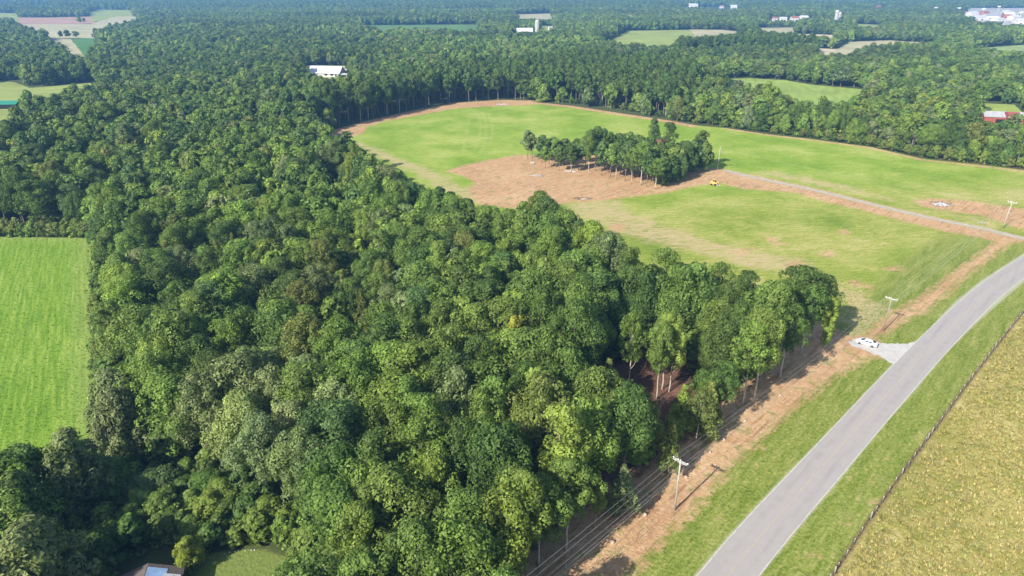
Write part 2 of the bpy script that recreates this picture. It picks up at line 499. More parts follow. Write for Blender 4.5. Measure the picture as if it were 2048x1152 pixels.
def mask(name, amp=1.0, w=0.6, off=0.0, noise=None):
    v = k.math('ADD', k.attr(name), k.math('MULTIPLY', noise if noise is not None else e, amp))
    return k.range(v, off - w, off + w, 0, 1, True)
wx0 = k.n('SeparateXYZ'); k.put(wx0.inputs[0], P_)
floor = k.ramp(k.math('ADD', k.math('MULTIPLY', n2, 0.6), k.math('MULTIPLY', n3, 0.4)), [(0.3, (0.06, 0.045, 0.03)), (0.5, (0.14, 0.075, 0.05)), (0.62, (0.22, 0.12, 0.08)), (0.75, (0.06, 0.08, 0.03))])
fgr = k.mix(n3, (0.045, 0.06, 0.02), (0.10, 0.12, 0.045))
nearw = k.math('MULTIPLY', k.math('MULTIPLY', k.range(wx0.outputs[1], 310, 345, 1, 0), k.range(wx0.outputs[0], -125, -110, 0, 1)), k.math('MAXIMUM', k.range(wx0.outputs[1], 115, 125, 0, 1), k.range(wx0.outputs[0], -20, -10, 0, 1)))
floor = k.mix(nearw, fgr, floor)
# meadow: mown swaths drawn out roughly along x, swirled
sw = k.noise(0.9, k.streak(P_, 10, 0.22), 4, 0.65, 1.3)
sw2 = k.noise(2.4, k.streak(P_, 40, 0.12), 3, 0.6, 0.5)
gr = k.math('ADD', k.math('ADD', k.math('MULTIPLY', n1, 0.38), k.math('MULTIPLY', sw, 0.30)), k.math('ADD', k.math('MULTIPLY', n3, 0.18), k.math('MULTIPLY', sw2, 0.16)))
mead = k.ramp(gr, [(0.36, (0.095, 0.165, 0.022)), (0.44, (0.165, 0.23, 0.030)), (0.50, (0.25, 0.295, 0.050)), (0.56, (0.36, 0.345, 0.105)), (0.63, (0.48, 0.41, 0.21))])
wx = k.n('SeparateXYZ'); k.put(wx.inputs[0], P_)
# the part beyond the lane is lusher
lush = k.range(k.math('ADD', wx.outputs[1], k.math('MULTIPLY', wx.outputs[0], -0.15)), 225, 300, 0, 1, True)
mead = k.mix(k.math('MULTIPLY', lush, 0.65), mead, k.ramp(gr, [(0.37, (0.105, 0.21, 0.02)), (0.5, (0.20, 0.325, 0.030)), (0.61, (0.34, 0.41, 0.09))]))
# left field: lines along its right-hand edge
Lp = k.streak(P_, 120, 0.05)
ls = k.noise(1.3, Lp, 4, 0.6, 0.3)
lg = k.math('ADD', k.math('ADD', k.math('MULTIPLY', ls, 0.55), k.math('MULTIPLY', n1, 0.2)), k.math('ADD', k.math('MULTIPLY', n3, 0.15), k.math('MULTIPLY', n4, 0.10)))
left = k.ramp(lg, [(0.38, (0.10, 0.20, 0.018)), (0.48, (0.155, 0.27, 0.028)), (0.55, (0.21, 0.315, 0.042)), (0.65, (0.32, 0.39, 0.10))])
left = k.mix(k.range(k.attr('left'), 0.0, 7.0, 0.45, 0.0), left, (0.30, 0.33, 0.12))
lawn = k.ramp(n3, [(0.3, (0.13, 0.18, 0.045)), (0.7, (0.19, 0.23, 0.06))])
# verges by the road
vp = k.streak(P_, 49, 0.16)
vn = k.noise(0.55, vp, 4, 0.65, 0.4)
vn2 = k.noise(2.2, k.streak(P_, 49, 0.2), 3, 0.6)
vg = k.math('ADD', k.math('ADD', k.math('MULTIPLY', vn, 0.30), k.math('MULTIPLY', vn2, 0.2)), k.math('ADD', k.math('MULTIPLY', n3, 0.30), k.math('MULTIPLY', n4, 0.2)))
verge = k.ramp(vg, [(0.37, (0.085, 0.135, 0.016)), (0.46, (0.15, 0.20, 0.03)), (0.53, (0.23, 0.26, 0.06)), (0.62, (0.38, 0.34, 0.14))])
hn = k.noise(0.35, k.streak(P_, 49, 0.5), 5, 0.7, 0.8)
hg = k.math('ADD', k.math('ADD', k.math('MULTIPLY', n1, 0.3), k.math('MULTIPLY', hn, 0.4)), k.math('ADD', k.math('MULTIPLY', n3, 0.18), k.math('MULTIPLY', n4, 0.12)))
hay = k.ramp(hg, [(0.34, (0.14, 0.18, 0.03)), (0.44, (0.245, 0.245, 0.06)), (0.53, (0.37, 0.32, 0.11)), (0.66, (0.54, 0.46, 0.22))])
# red-brown clay with wood litter and pale chips
dn = k.noise(0.7, P_, 5, 0.7, 0.6)
dirt = k.ramp(k.math('ADD', k.math('MULTIPLY', dn, 0.6), k.math('MULTIPLY', n1, 0.4)), [(0.32, (0.33, 0.185, 0.095)), (0.46, (0.45, 0.275, 0.145)), (0.58, (0.53, 0.36, 0.205)), (0.70, (0.61, 0.47, 0.31))])
chip = k.n('TexVoronoi'); chip.feature = 'F1'
k.put(chip.inputs['Vector'], k.streak(P_, 30, 0.9, 2.6)); chip.inputs['Scale'].default_value = 1.3
dirt = k.mix(k.math('MULTIPLY', k.range(chip.outputs['Distance'], 0.10, 0.22, 1, 0), k.range(n2, 0.48, 0.66, 0, 0.7)), dirt, (0.64, 0.52, 0.37))
dp = k.noise(1.1, k.streak(P_, 46, 0.07), 3, 0.6)
dirt = k.mix(k.range(dp, 0.54, 0.64, 0, 0.7), dirt, (0.27, 0.145, 0.08))
dirt = k.mix(k.range(k.noise(0.28, P_, 4, 0.7, 0.5), 0.55, 0.64, 0, 0.7), dirt, (0.20, 0.215, 0.06))
c = k.mix(mask('mead', 0.35), floor, mead)
near_road = k.range(k.math('ADD', k.math('MULTIPLY', wx.outputs[0], -0.72), k.math('MULTIPLY', wx.outputs[1], 0.69)), 46, 52, 1, 0, True)
near_road = k.math('MULTIPLY', near_road, k.range(wx.outputs[1], 205, 240, 1, 0, True))
c = k.mix(k.math('MULTIPLY', near_road, mask('mead', 0.2, 0.6, -8)), c, verge)
c = k.mix(mask('left', 0.3), c, left)
c = k.mix(mask('lawn', 0.25, 0.4), c, lawn)
c = k.mix(k.math('MULTIPLY', mask('pale', 1.2, 3.0, 1.0, e2), k.range(sw, 0.38, 0.56, 0.15, 0.95)), c, k.mix(n3, (0.40, 0.34, 0.17), (0.50, 0.36, 0.21)))
c = k.mix(k.range(k.math('ADD', k.attr('track'), k.math('MULTIPLY', e, 0.25)), 0.2, 1.3, 0.28, 0), c, (0.38, 0.38, 0.16))
c = k.mix(mask('dirt', 0.75, 0.9), c, dirt)
c = k.mix(mask('hay', 0.2, 0.5), c, hay)
fen = k.math('MULTIPLY', k.range(k.math('ABSOLUTE', k.attr('hay')), 0.2, 0.75, 1, 0), 0.6)
c = k.mix(fen, c, (0.20, 0.12, 0.08))
c = k.mix(mask('bare', 0.8, 0.7, 0.5), c, (0.46, 0.29, 0.16))
c = k.mix(k.range(k.attr('road'), -0.5, 0.1, 0, 0.6), c, k.mix(n4, (0.30, 0.30, 0.20), (0.62, 0.58, 0.50)))
hgt = k.math('ADD', k.math('MULTIPLY', n3, 0.7), k.math('MULTIPLY', n4, 0.3))
gb = k.bsdf(c, 0.95, 0.08, bump=k.math('ADD', hgt, k.math('MULTIPLY', vn, 0.5)), strength=0.8, dist=0.35)
gm.materials.append(k.done(gb))
ground = link('ground', gm)
tag(ground, kind='structure')

# roads -------------------------------------------------------------
def resample(L, step):
    pts = [Vector(G(*p)) for p in L]
    out = []
    n = len(pts)
    for i in range(n - 1):
        p0, p1, p2, p3 = pts[max(i - 1, 0)], pts[i], pts[i + 1], pts[min(i + 2, n - 1)]
        m = max(2, int((p2 - p1).length / step))
        for j in range(m):
            t = j / m
            out.append(0.5 * ((2 * p1) + (p2 - p0) * t + (2 * p0 - 5 * p1 + 4 * p2 - p3) * t * t + (-p0 + 3 * p1 - 3 * p2 + p3) * t ** 3))
    out.append(pts[-1])
    return out
def ribbon(name, Lc, half, z, mat, jit=0.0, nseg=12, seed=0):
    """strip along centre line Lc; UVMap-like attribute 'across' runs -1..1"""
    rr = random.Random(seed)
    V, F, A = [], [], []
    n = len(Lc)
    for i, p in enumerate(Lc):
        d = (Lc[min(i + 1, n - 1)] - Lc[max(i - 1, 0)]).normalized()
        nn = Vector((d.y, -d.x))
        hl, hr = half + rr.uniform(-jit, jit), half + rr.uniform(-jit, jit)
        for j in range(nseg + 1):
            a = -1 + 2 * j / nseg
            q = p + nn * (a * (hl if a < 0 else hr))
            V.append((q.x, q.y, z)); A.append(a)
    for i in range(n - 1):
        for j in range(nseg):
            F.append((i * (nseg + 1) + j, i * (nseg + 1) + j + 1, (i + 1) * (nseg + 1) + j + 1, (i + 1) * (nseg + 1) + j))
    me = np_mesh(name, V, F, mat, {'across': ('POINT', A)})
    o = link(name, me)
    return o
k = N('weathered_asphalt')
ac = k.attr('across')
P_ = k.pos()
na = k.noise(0.5, P_, 4, 0.6)
nf = k.noise(9.0, P_, 2)
tr = k.math('ABSOLUTE', k.math('SUBTRACT', k.math('ABSOLUTE', ac), 0.5))
rp = k.noise(0.6, k.streak(P_, 49, 0.05, 1.6), 3, 0.6)
base = k.mix(k.range(na, 0.35, 0.65), (0.29, 0.268, 0.252), (0.335, 0.310, 0.290))
base = k.mix(k.range(rp, 0.5, 0.68, 0, 0.45), base, (0.225, 0.205, 0.20))
base = k.mix(k.range(tr, 0.05, 0.22, 0.0, 0.5), base, (0.345, 0.32, 0.30))
base = k.mix(k.range(nf, 0.3, 0.7, 0, 0.3), base, (0.40, 0.375, 0.36))
cl = k.math('MULTIPLY', k.range(k.math('ABSOLUTE', ac), 0.015, 0.035, 1, 0), k.range(k.noise(0.9, P_, 4, 0.7), 0.42, 0.58, 0.1, 0.65))
base = k.mix(cl, base, (0.50, 0.38, 0.17))
ed = k.range(k.math('ADD', k.math('ABSOLUTE', ac), k.math('MULTIPLY', k.math('SUBTRACT', k.noise(1.2, P_, 4, 0.7), 0.5), 0.16)), 0.945, 0.975, 0, 1)
base = k.mix(ed, base, (0.50, 0.47, 0.42))
M['asphalt'] = k.done(k.bsdf(base, 0.9, 0.2, bump=nf, strength=0.3, dist=0.03))
Lr = resample(ROAD_L, 3.0)
Rr = resample(ROAD_R, 3.0)
def near_on(L, p):
    return min(L, key=lambda q: (q - p).length)
cen = []
for p in Lr:
    q = near_on(Rr, p)
    cen.append((p + q) / 2)
hw = float(np.median([(near_on(Rr, p) - p).length / 2 for p in Lr[10:60]]))
sm = cen[:]
for _ in range(12):
    sm = [sm[0]] + [(sm[i - 1] + sm[i] * 2 + sm[i + 1]) / 4 for i in range(1, len(sm) - 1)] + [sm[-1]]
print('road half width', hw)
road = ribbon('road', sm, hw, 0.012, M['asphalt'], 0.0)
tag(road, kind='structure')
LANE = [(1452, 341), (1470, 346), (1519, 357), (1640, 383), (1758, 412), (1861, 436), (1964, 457), (2048, 477), (2150, 492), (2300, 498), (2420, 430)]
k = N('lane_asphalt')
P_ = k.pos()
na = k.noise(0.5, P_, 4, 0.6)
base = k.mix(k.range(na, 0.35, 0.65), (0.34, 0.30, 0.225), (0.45, 0.40, 0.30))
base = k.mix(k.range(k.attr('across'), 0.3, 1.0, 0, 0.35), base, (0.20, 0.17, 0.14))
M['lane'] = k.done(k.bsdf(base, 0.9, 0.2))
tag(ribbon('farm_lane', resample(LANE, 2.5), 1.9, 0.008, M['lane'], 0.18, 4), kind='structure')

def sheet(name, P, z, mat, step=0.8, jit=0.25, seed=1):
    rr = random.Random(seed)
    pts = []
    n = len(P)
    for i in range(n):
        a, b = Vector(P[i]), Vector(P[(i + 1) % n])
        m = max(1, int((b - a).length / step))
        for j in range(m):
            q = a.lerp(b, j / m)
            pts.append((q.x + rr.uniform(-jit, jit), q.y + rr.uniform(-jit, jit), z))
    me = bpy.data.meshes.new(name)
    import bmesh
    bm = bmesh.new()
    vs = [bm.verts.new(p) for p in pts]
    f = bm.faces.new(vs)
    if f.normal.z < 0: f.normal_flip()
    bmesh.ops.triangulate(bm, faces=[f])
    bm.normal_update()
    for f in bm.faces:
        if f.normal.z < 0: f.normal_flip()
    bm.to_mesh(me); bm.free()
    me.materials.append(mat)
    return link(name, me)
for i_, (P, fc) in enumerate(FIELDS):
    k = N('field_cover')
    P_ = k.pos()
    fn = k.math('ADD', k.math('MULTIPLY', k.noise(0.02, P_, 4), 0.5), k.math('MULTIPLY', k.noise(0.2, k.streak(P_, (20 * i_) % 90, 0.2), 4), 0.5))
    col_ = k.mix(k.range(fn, 0.35, 0.65), tuple(q * .74 for q in fc), tuple(min(1, q * 1.2) for q in fc))
    far_ = P.mean(0)[1] > 700
    tag(sheet('field', P, (0.06 if far_ else 0.02) + .012 * i_, k.done(k.bsdf(col_, .95, .05)), 8.0 if far_ else 2.0, 1.5 if far_ else .5), kind='structure')
k = N('pale_gravel')
P_ = k.pos()
g1 = k.noise(0.5, P_, 5, 0.7)
g2 = k.noise(7, P_, 2)
base = k.mix(k.range(g1, 0.35, 0.65), (0.42, 0.40, 0.38), (0.56, 0.545, 0.52))
base = k.mix(k.range(g2, 0.3, 0.7, 0, 0.4), base, (0.34, 0.32, 0.30))
M['gravel'] = k.done(k.bsdf(base, 0.95, 0.1, bump=g2, strength=0.6, dist=0.05))
DRIVE = poly([(1700, 684), (1708, 677), (1732, 675), (1757, 685), (1788, 687), (1812, 688), (1828, 684), (1845, 676), (1850, 690), (1800, 737), (1788, 731), (1778, 722), (1762, 713), (1744, 705), (1726, 699), (1706, 693)])
tag(sheet('gravel_driveway', DRIVE, 0.004, M['gravel'], .6, .5), kind='structure')

# ------------------------------------------------------------------ tree prototypes
PROF = {'round': ([0, .12, .3, .5, .7, .88, 1], [.35, .72, .97, 1, .84, .52, .15]),
        'tall': ([0, .1, .3, .55, .75, .9, 1], [.30, .62, .88, 1, .86, .55, .15]),
        'bushy': ([0, .1, .3, .5, .7, .88, 1], [.80, .98, 1, .92, .76, .48, .12]),
        'cedar': ([0, .08, .2, .45, .7, .88, 1], [.70, .95, 1, .72, .44, .20, .03]),
        'dome': ([0, .18, .42, .68, .88, 1], [.78, 1, 1, .90, .66, .34]),
        'airy': ([0, .12, .3, .45, .62, .78, .9, 1], [.3, .75, .6, 1, .7, .85, .6, .25]),
        'column': ([0, .1, .4, .7, .9, 1], [.35, .6, .8, 1, .8, .3])}
def cards(C, Nn, S, rng, asp=0.62):
    n = len(C)
    Nn = Nn / np.linalg.norm(Nn, axis=1, keepdims=True)
    r = rng.normal(size=(n, 3))
    T = np.cross(Nn, r); T /= np.linalg.norm(T, axis=1, keepdims=True)
    B = np.cross(Nn, T)
    S = S[:, None]
    V = np.stack([C - T * S, C - B * S * asp + Nn * S * .12, C + T * S, C + B * S * asp + Nn * S * .12], 1).reshape(-1, 3)
    F = np.arange(4 * n).reshape(-1, 4)
    return V, F
def crown(seed, kind, Ht, R, zb, nl, nc, size, lobe=(.17, .30), rough=.42, core=True):
    rng = np.random.default_rng(seed)
    tx, ty = PROF[kind]
    ph = rng.uniform(0, 6.28, 4)
    lobes = []
    allC, allN, allS, allv = [], [], [], []
    # a few leading limbs carry most of the lobes: makes clustered, uneven outlines
    nlimb = {'round': 8, 'tall': 8, 'bushy': 8, 'dome': 9, 'airy': 9}.get(kind, 0)
    limbs = []
    for i in range(nlimb):
        limbs.append((2 * math.pi * (i + rng.uniform(-.3, .3)) / nlimb, rng.uniform(.30, 1.0), rng.uniform(.55, 1.22)))
    for i in range(nl):
        if nlimb and rng.random() < .72:
            la, lt, lr = limbs[rng.integers(nlimb)]
            a = la + rng.normal(0, .30)
            t = np.clip(lt + rng.normal(0, .17), 0, 1)
            kf = lr
        else:
            a = rng.uniform(0, 6.28)
            t = rng.beta(1.5, 1.15)
            kf = 1.0
        zz = zb + (Ht - zb) * t
        re = R * np.interp(t, tx, ty) * kf * (1 + .16 * math.sin(2 * a + ph[0]) + .12 * math.sin(3 * a + ph[1]) + .10 * math.sin(5 * t * 3 + ph[2]))
        if kind == 'cedar':
            rl = R * rng.uniform(.16, .30) * (1.15 - .6 * t)
        else:
            rl = R * rng.uniform(*lobe)
        rr = max(0.0, re - rl * .7) * math.sqrt(rng.uniform(.30, 1))
        c = np.array([rr * math.cos(a), rr * math.sin(a), min(zz, Ht - rl * .8)])
        lobes.append((c, rl))
        m = int(nc * (rl / (R * .22)) ** 2 * rng.uniform(.8, 1.2)) + 4
        nr = rng.normal(size=(m, 3)); nr /= np.linalg.norm(nr, axis=1, keepdims=True)
        out = c - np.array([0, 0, zb + (Ht - zb) * .35]); out = out / (np.linalg.norm(out) + 1e-6)
        out = out * .7 + np.array([0, 0, .45])
        keep = (nr @ out) > rng.uniform(-.75, .1, m)
        nr = nr[keep]; m = len(nr)
        sh = np.array([1, 1, 1.18 if kind != 'cedar' else 1.5])
        # small scale lumps on the lobe
        rad = rl * (rng.uniform(.84, 1.10, m) + .10 * np.sin(nr[:, 0] * 9 + ph[0]) * np.sin(nr[:, 2] * 8 + ph[3]))
        allC.append(c + nr * rad[:, None] * sh)
        allN.append(nr + rng.normal(size=(m, 3)) * rough * .55 + np.array([0, 0, .15]))
        allS.append(size * rng.uniform(.6, 1.4, m))
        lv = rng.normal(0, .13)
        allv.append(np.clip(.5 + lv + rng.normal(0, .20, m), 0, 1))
    if core:
        m = int(nl * 3)
        t = rng.uniform(.05, .9, m); a = rng.uniform(0, 6.28, m)
        rr = R * np.interp(t, tx, ty) * rng.uniform(0, .55, m)
        allC.append(np.stack([rr * np.cos(a), rr * np.sin(a), zb + (Ht - zb) * t], -1))
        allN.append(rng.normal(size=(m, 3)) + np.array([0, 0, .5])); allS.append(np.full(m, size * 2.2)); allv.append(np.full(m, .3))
    V, F = cards(np.concatenate(allC), np.concatenate(allN), np.concatenate(allS), rng)
    return V, F, np.concatenate(allv), lobes
def trunk_mb(seed, Ht, zb, lobes, r0=0.24, top=0.82, nb=6, fork=False, n=7):
    rng = random.Random(seed)
    mb = MB()
    pts, rad = [], []
    lx, ly = rng.uniform(-.03, .03), rng.uniform(-.03, .03)
    for i in range(9):
        t = i / 8 * top
        pts.append((lx * Ht * t + rng.uniform(-.12, .12) * (i > 0), ly * Ht * t + rng.uniform(-.12, .12) * (i > 0), Ht * t - (0.25 if i == 0 else 0)))
        rad.append(r0 * (1.35 if i == 0 else 1) * (1 - .8 * t))
    mb.tube(pts, rad, n)
    ls = sorted(lobes, key=lambda q: -q[1])[:nb * 2]
    rng.shuffle(ls)
    for c, rl in ls[:nb]:
        z0 = max(zb * .85, min(c[2] - 2.0, Ht * top * .8)) * rng.uniform(.8, 1)
        s = Vector((lx * z0, ly * z0, z0)); e_ = Vector(c)
        mid = s.lerp(e_, .5) + Vector((0, 0, -.35)) + Vector((rng.uniform(-.3, .3), rng.uniform(-.3, .3), 0))
        mb.tube([s, mid, e_], [r0 * .45, r0 * .28, r0 * .1], 5)
    return mb
TH = 18.0     # nominal height of the tree prototypes
HI, MID, LOW = {}, {}, {}
def mesh_of(mb, name, mat):
    me = bpy.data.meshes.new(name)
    me.from_pydata(mb.v, [], mb.f)
    me.materials.append(mat)
    me.polygons.foreach_set('use_smooth', [True] * len(me.polygons))
    me.update()
    return me
SPEC = {'airy': (22.0, 4.6, 6.5, 2, 'airy', .16), 'round': (TH, 5.4, 5.2, 5, 'dome', .17), 'tall': (TH, 4.7, 7.0, 4, 'tall', .16), 'bushy': (10.0, 4.2, 0.6, 4, 'bushy', .16),
        'cedar': (10.0, 2.5, 1.0, 3, 'cedar', .0), 'column': (17.0, 2.3, 1.8, 1, 'column', .0)}
for nm, (ht, R, zb, cnt, pf, _) in SPEC.items():
    HI[nm] = []
    for i in range(cnt):
        sd0 = 100 * len(nm) + 17 * i + ord(nm[0])
        if nm == 'cedar':
            V, F, v, lb = crown(sd0, pf, ht, R, zb, 85, 90, .19, rough=.9)
        elif nm == 'column':
            V, F, v, lb = crown(sd0, pf, ht, R, zb, 75, 110, .21, lobe=(.25, .42))
        elif nm == 'airy':
            V, F, v, lb = crown(sd0, pf, ht, R, zb, 62, 150, .20, lobe=(.15, .26))
        else:
            sc_ = [0.9, 1.0, .8, 1.1, .95][i]
            V, F, v, lb = crown(sd0, pf, ht, R, zb, int(105 / sc_), int(185 * sc_), .195 if nm != 'bushy' else .185, lobe=(.13 * sc_, .27 * sc_))
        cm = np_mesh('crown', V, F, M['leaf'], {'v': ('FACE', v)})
        tm = mesh_of(trunk_mb(sd0, ht, zb, lb, .22 if nm != 'cedar' else .13, nb=8 if nm != 'cedar' else 4), 'trunk', M['pale_bark'] if nm in ('tall', 'column') else M['bark'])
        HI[nm].append((cm, tm, ht, R))

protos = bpy.data.collections.new('forest_sources')       # source meshes for the uncountable forest only
proto_ids = {}
def add_proto(key, V, F, v, tmesh=None):
    if tmesh is not None:
        tv = np.array([x.co for x in tmesh.vertices])
        tf = [list(p.vertices) for p in tmesh.polygons if len(p.vertices) == 4]
        V2 = np.concatenate([V, tv]); F2_ = np.concatenate([F, np.array(tf) + len(V)])
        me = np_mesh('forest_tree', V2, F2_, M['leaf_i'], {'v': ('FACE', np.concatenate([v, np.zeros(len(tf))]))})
        me.materials.append(M['bark'])
        mi = np.zeros(len(F2_), np.int32); mi[len(F):] = 1
        me.polygons.foreach_set('material_index', mi)
    else:
        me = np_mesh('forest_tree', V, F, M['leaf_i'], {'v': ('FACE', v)})
    o = bpy.data.objects.new('forest_tree_%03d' % len(protos.objects), me)
    proto_ids.setdefault(key, []).append(len(protos.objects))
    protos.objects.link(o)
for nm, cnt in (('round', 4), ('tall', 4), ('bushy', 3), ('cedar', 2), ('airy', 2)):
    ht, R, zb, _, pf, _ = SPEC[nm]
    for i in range(cnt):
        V, F, v, lb = crown(5000 + 31 * i + len(nm), pf, ht, R, zb, 60 if nm != 'cedar' else 45, 34 if nm != 'cedar' else 22, .50 if nm != 'cedar' else .42, lobe=(.15, .30))
        add_proto(('mid', nm), V, F, v, mesh_of(trunk_mb(i, ht, zb, lb, .22 if nm != 'cedar' else .13, nb=4, n=5), 't', M['bark']))
for nm, cnt in (('round', 3), ('tall', 3), ('bushy', 3), ('cedar', 1)):
    ht, R, zb, _, pf, _ = SPEC[nm]
    for i in range(cnt):
        V, F, v, lb = crown(7000 + 31 * i + len(nm), 'dome' if nm in ('round', 'bushy') else pf, ht, R, zb, 30, 22, .85, lobe=(.22, .38))
        add_proto(('low', nm), V, F, v)
for i in range(3):   # grass tufts
    rng = np.random.default_rng(300 + i)
    Vt, Ft, o_ = [], [], 0
    for j in range(22):
        a = rng.uniform(0, 6.28); r = .35 * math.sqrt(rng.random()); tl = rng.uniform(.5, 1.3); L = rng.uniform(.25, .55)
        b0 = np.array([r * math.cos(a), r * math.sin(a), 0]); a2 = a + rng.normal(0, .8)
        d0 = np.array([math.cos(a2) * math.sin(tl), math.sin(a2) * math.sin(tl), math.cos(tl)]); sd1 = np.array([-math.sin(a2), math.cos(a2), 0]) * .05
        Vt += [b0 - sd1, b0 + sd1, b0 + d0 * L + sd1 * .5, b0 + d0 * L - sd1 * .5]; Ft.append([o_, o_ + 1, o_ + 2, o_ + 3]); o_ += 4
    add_proto(('tuft', 'x'), np.array(Vt), np.array(Ft), rng.random(len(Ft)))
for i in range(3):   # a 60 m wide piece of closed canopy for the last kilometres
    rng = np.random.default_rng(900 + i)
    Vs, Fs, vs, o_ = [], [], [], 0
    for _ in range(34):
        a, r = rng.uniform(0, 6.28), 34 * math.sqrt(rng.random())
        ht = rng.uniform(11, 19)
        V, F, v, lb = crown(int(rng.integers(1e6)), 'dome', ht, ht * .46, 2.0, 9, 8, 2.0, lobe=(.35, .55), core=False)
        V = V + np.array([r * math.cos(a), r * math.sin(a), 0])
        Vs.append(V); Fs.append(F + o_); vs.append(np.clip(v + rng.normal(0, .2), 0, 1)); o_ += len(V)
    add_proto(('clump', 'x'), np.concatenate(Vs), np.concatenate(Fs), np.concatenate(vs))

# dead trees: bare branching
def branch(mb, rng, p, d, L, r, depth):
    n = 4
    pts, rad = [p], [r]
    for i in range(n):
        d = (d + Vector((rng.uniform(-.22, .22), rng.uniform(-.22, .22), rng.uniform(-.05, .16)))).normalized()
        pts.append(pts[-1] + d * L / n); rad.append(r * (1 - .55 * (i + 1) / n))
    mb.tube(pts, rad, 5)
    if depth == 0: return
    for j in range(rng.choice((2, 3, 3))):
        a = rng.uniform(0, 6.28)
        s = rng.uniform(.45, .95)
        q = pts[2] if rng.random() < .4 else pts[-1]
        nd = (d + Vector((math.cos(a) * s, math.sin(a) * s, rng.uniform(-.1, .4)))).normalized()
        branch(mb, rng, q, nd, L * rng.uniform(.5, .75), rad[-1] * .8, depth - 1)
DEAD = []
for i in range(4):
    rng = random.Random(40 + i)
    mb = MB()
    branch(mb, rng, Vector((0, 0, -.2)), Vector((rng.uniform(-.08, .08), rng.uniform(-.08, .08), 1)), 6.5, .24, 4)
    t = MB(); t.tube([(0, 0, -.2), (0.05, 0.02, 1.5), (0, 0, 3)], [.32, .26, .22], 7)
    DEAD.append((mesh_of(mb, 'branches', M['dead_wood']), mesh_of(t, 'trunk', M['dead_wood'])))

# ------------------------------------------------------------------ forest: where every tree stands
def srgb(r, g, b):
    f = lambda x: (x / 255) / 12.92 if x / 255 <= .04045 else ((x / 255 + .055) / 1.055) ** 2.4
    return np.array([f(r), f(g), f(b)])
TINTS = {  # base colours of the leaves
    'dark green': np.array((.098, .158, .034)), 'mid green': np.array((.156, .232, .046)), 'light green': np.array((.205, .285, .052)),
    'yellow-green': np.array((.235, .300, .048)), 'grey-green': np.array((.180, .228, .086)), 'olive green': np.array((.165, .200, .048)),
    'bluish green': np.array((.110, .180, .054)), 'pale cream-green': np.array((.250, .315, .115)), 'yellow': np.array((.44, .43, .07)), 'red-brown': np.array((.17, .070, .045)),
}
ROAD_C = np.array([(p.x, p.y) for p in sm])
KEEP_CLEAR = []     # (x, y, r) kept free of trees
def clear(px, py, r, z=0):
    x, y = G(px, py, z); KEEP_CLEAR.append((x, y, r))
clear(1290, 770, 9.5); clear(1330, 790, 5); clear(680, 395, 9); clear(700, 400, 6); clear(545, 402, 6); clear(712, 705, 6.5, 3); clear(440, 1240, 13); clear(360, 1300, 12); clear(520, 1230, 10); clear(560, 1190, 7); clear(300, 1150, 5.5); clear(305, 1200, 7)
clear(655, 148, 20); clear(640, 150, 14); clear(675, 150, 14)
clear(1998, 246, 12); clear(2016, 256, 8); clear(1975, 240, 10)
clear(1048, 66, 26); clear(1074, 68, 16); clear(1671, 46, 26); clear(12, 222, 14)
for q in ((1560, 36), (1585, 36), (1605, 37), (1390, 11), (1450, 12), (1465, 12), (914, 28), (1756, 13)): clear(q[0], q[1] + 4, 45)
KEEP_CLEAR += [(-50, 63, 10), (-60, 54, 9), (-42, 70, 8)]
def corridor(px, py, length, r):
    x, y = G(px, py)
    l = math.hypot(x, y)
    k_ = 0.0
    while k_ <= length:
        KEEP_CLEAR.append((x * (1 - k_ / l), y * (1 - k_ / l), r)); k_ += r
corridor(690, 398, 36, 7); corridor(650, 388, 20, 5); corridor(545, 404, 24, 5); corridor(700, 702, 20, 4.5)
corridor(1549, 42, 240, 20); corridor(1566, 42, 240, 20); corridor(1588, 42, 240, 22); corridor(1605, 42, 240, 22); corridor(1674, 48, 170, 18)
corridor(1390, 15, 420, 62); corridor(1456, 17, 420, 70); corridor(1050, 72, 95, 20); corridor(1074, 68, 60, 10); corridor(1101, 62, 80, 12); corridor(914, 30, 150, 20)
corridor(2000, 247, 58, 14); corridor(2022, 262, 36, 10); corridor(2022, 247, 40, 10); corridor(668, 152, 42, 13); corridor(1757, 16, 400, 58); corridor(1896, 30, 150, 26)
def blocked(X, Y, margin):
    b = sdist(MEADOW, X, Y) > -margin
    b |= sdist(LEFTF, X, Y) > -margin - 1.8
    for P in (LAWN, HAY, roadpoly):
        b |= sdist(P, X, Y) > -margin
    for P, c in FIELDS:
        b |= sdist(P, X, Y) > -margin * .8
    for x, y, r in KEEP_CLEAR:
        b |= (X - x) ** 2 + (Y - y) ** 2 < r * r
    # nothing right of the road nearby
    return b
def hexgrid(x0, x1, y0, y1, s, jit, rng):
    ys = np.arange(y0, y1, s * .866)
    xs = np.arange(x0, x1, s)
    X, Y = np.meshgrid(xs, ys)
    X = X + (np.arange(len(ys)) % 2)[:, None] * s / 2
    X = X.ravel() + rng.uniform(-jit, jit, X.size) * s
    Y = Y.ravel() + rng.uniform(-jit, jit, Y.size) * s
    return X, Y
def vnoise(X, Y, s, seed):
    """smooth value noise in 0..1"""
    r = np.random.default_rng(seed).random((64, 64))
    x, y = X / s, Y / s
    xi, yi = np.floor(x).astype(int), np.floor(y).astype(int)
    fx, fy = x - xi, y - yi
    fx, fy = fx * fx * (3 - 2 * fx), fy * fy * (3 - 2 * fy)
    g = lambda a, b: r[a % 64, b % 64]
    return (g(xi, yi) * (1 - fx) + g(xi + 1, yi) * fx) * (1 - fy) + (g(xi, yi + 1) * (1 - fx) + g(xi + 1, yi + 1) * fx) * fy
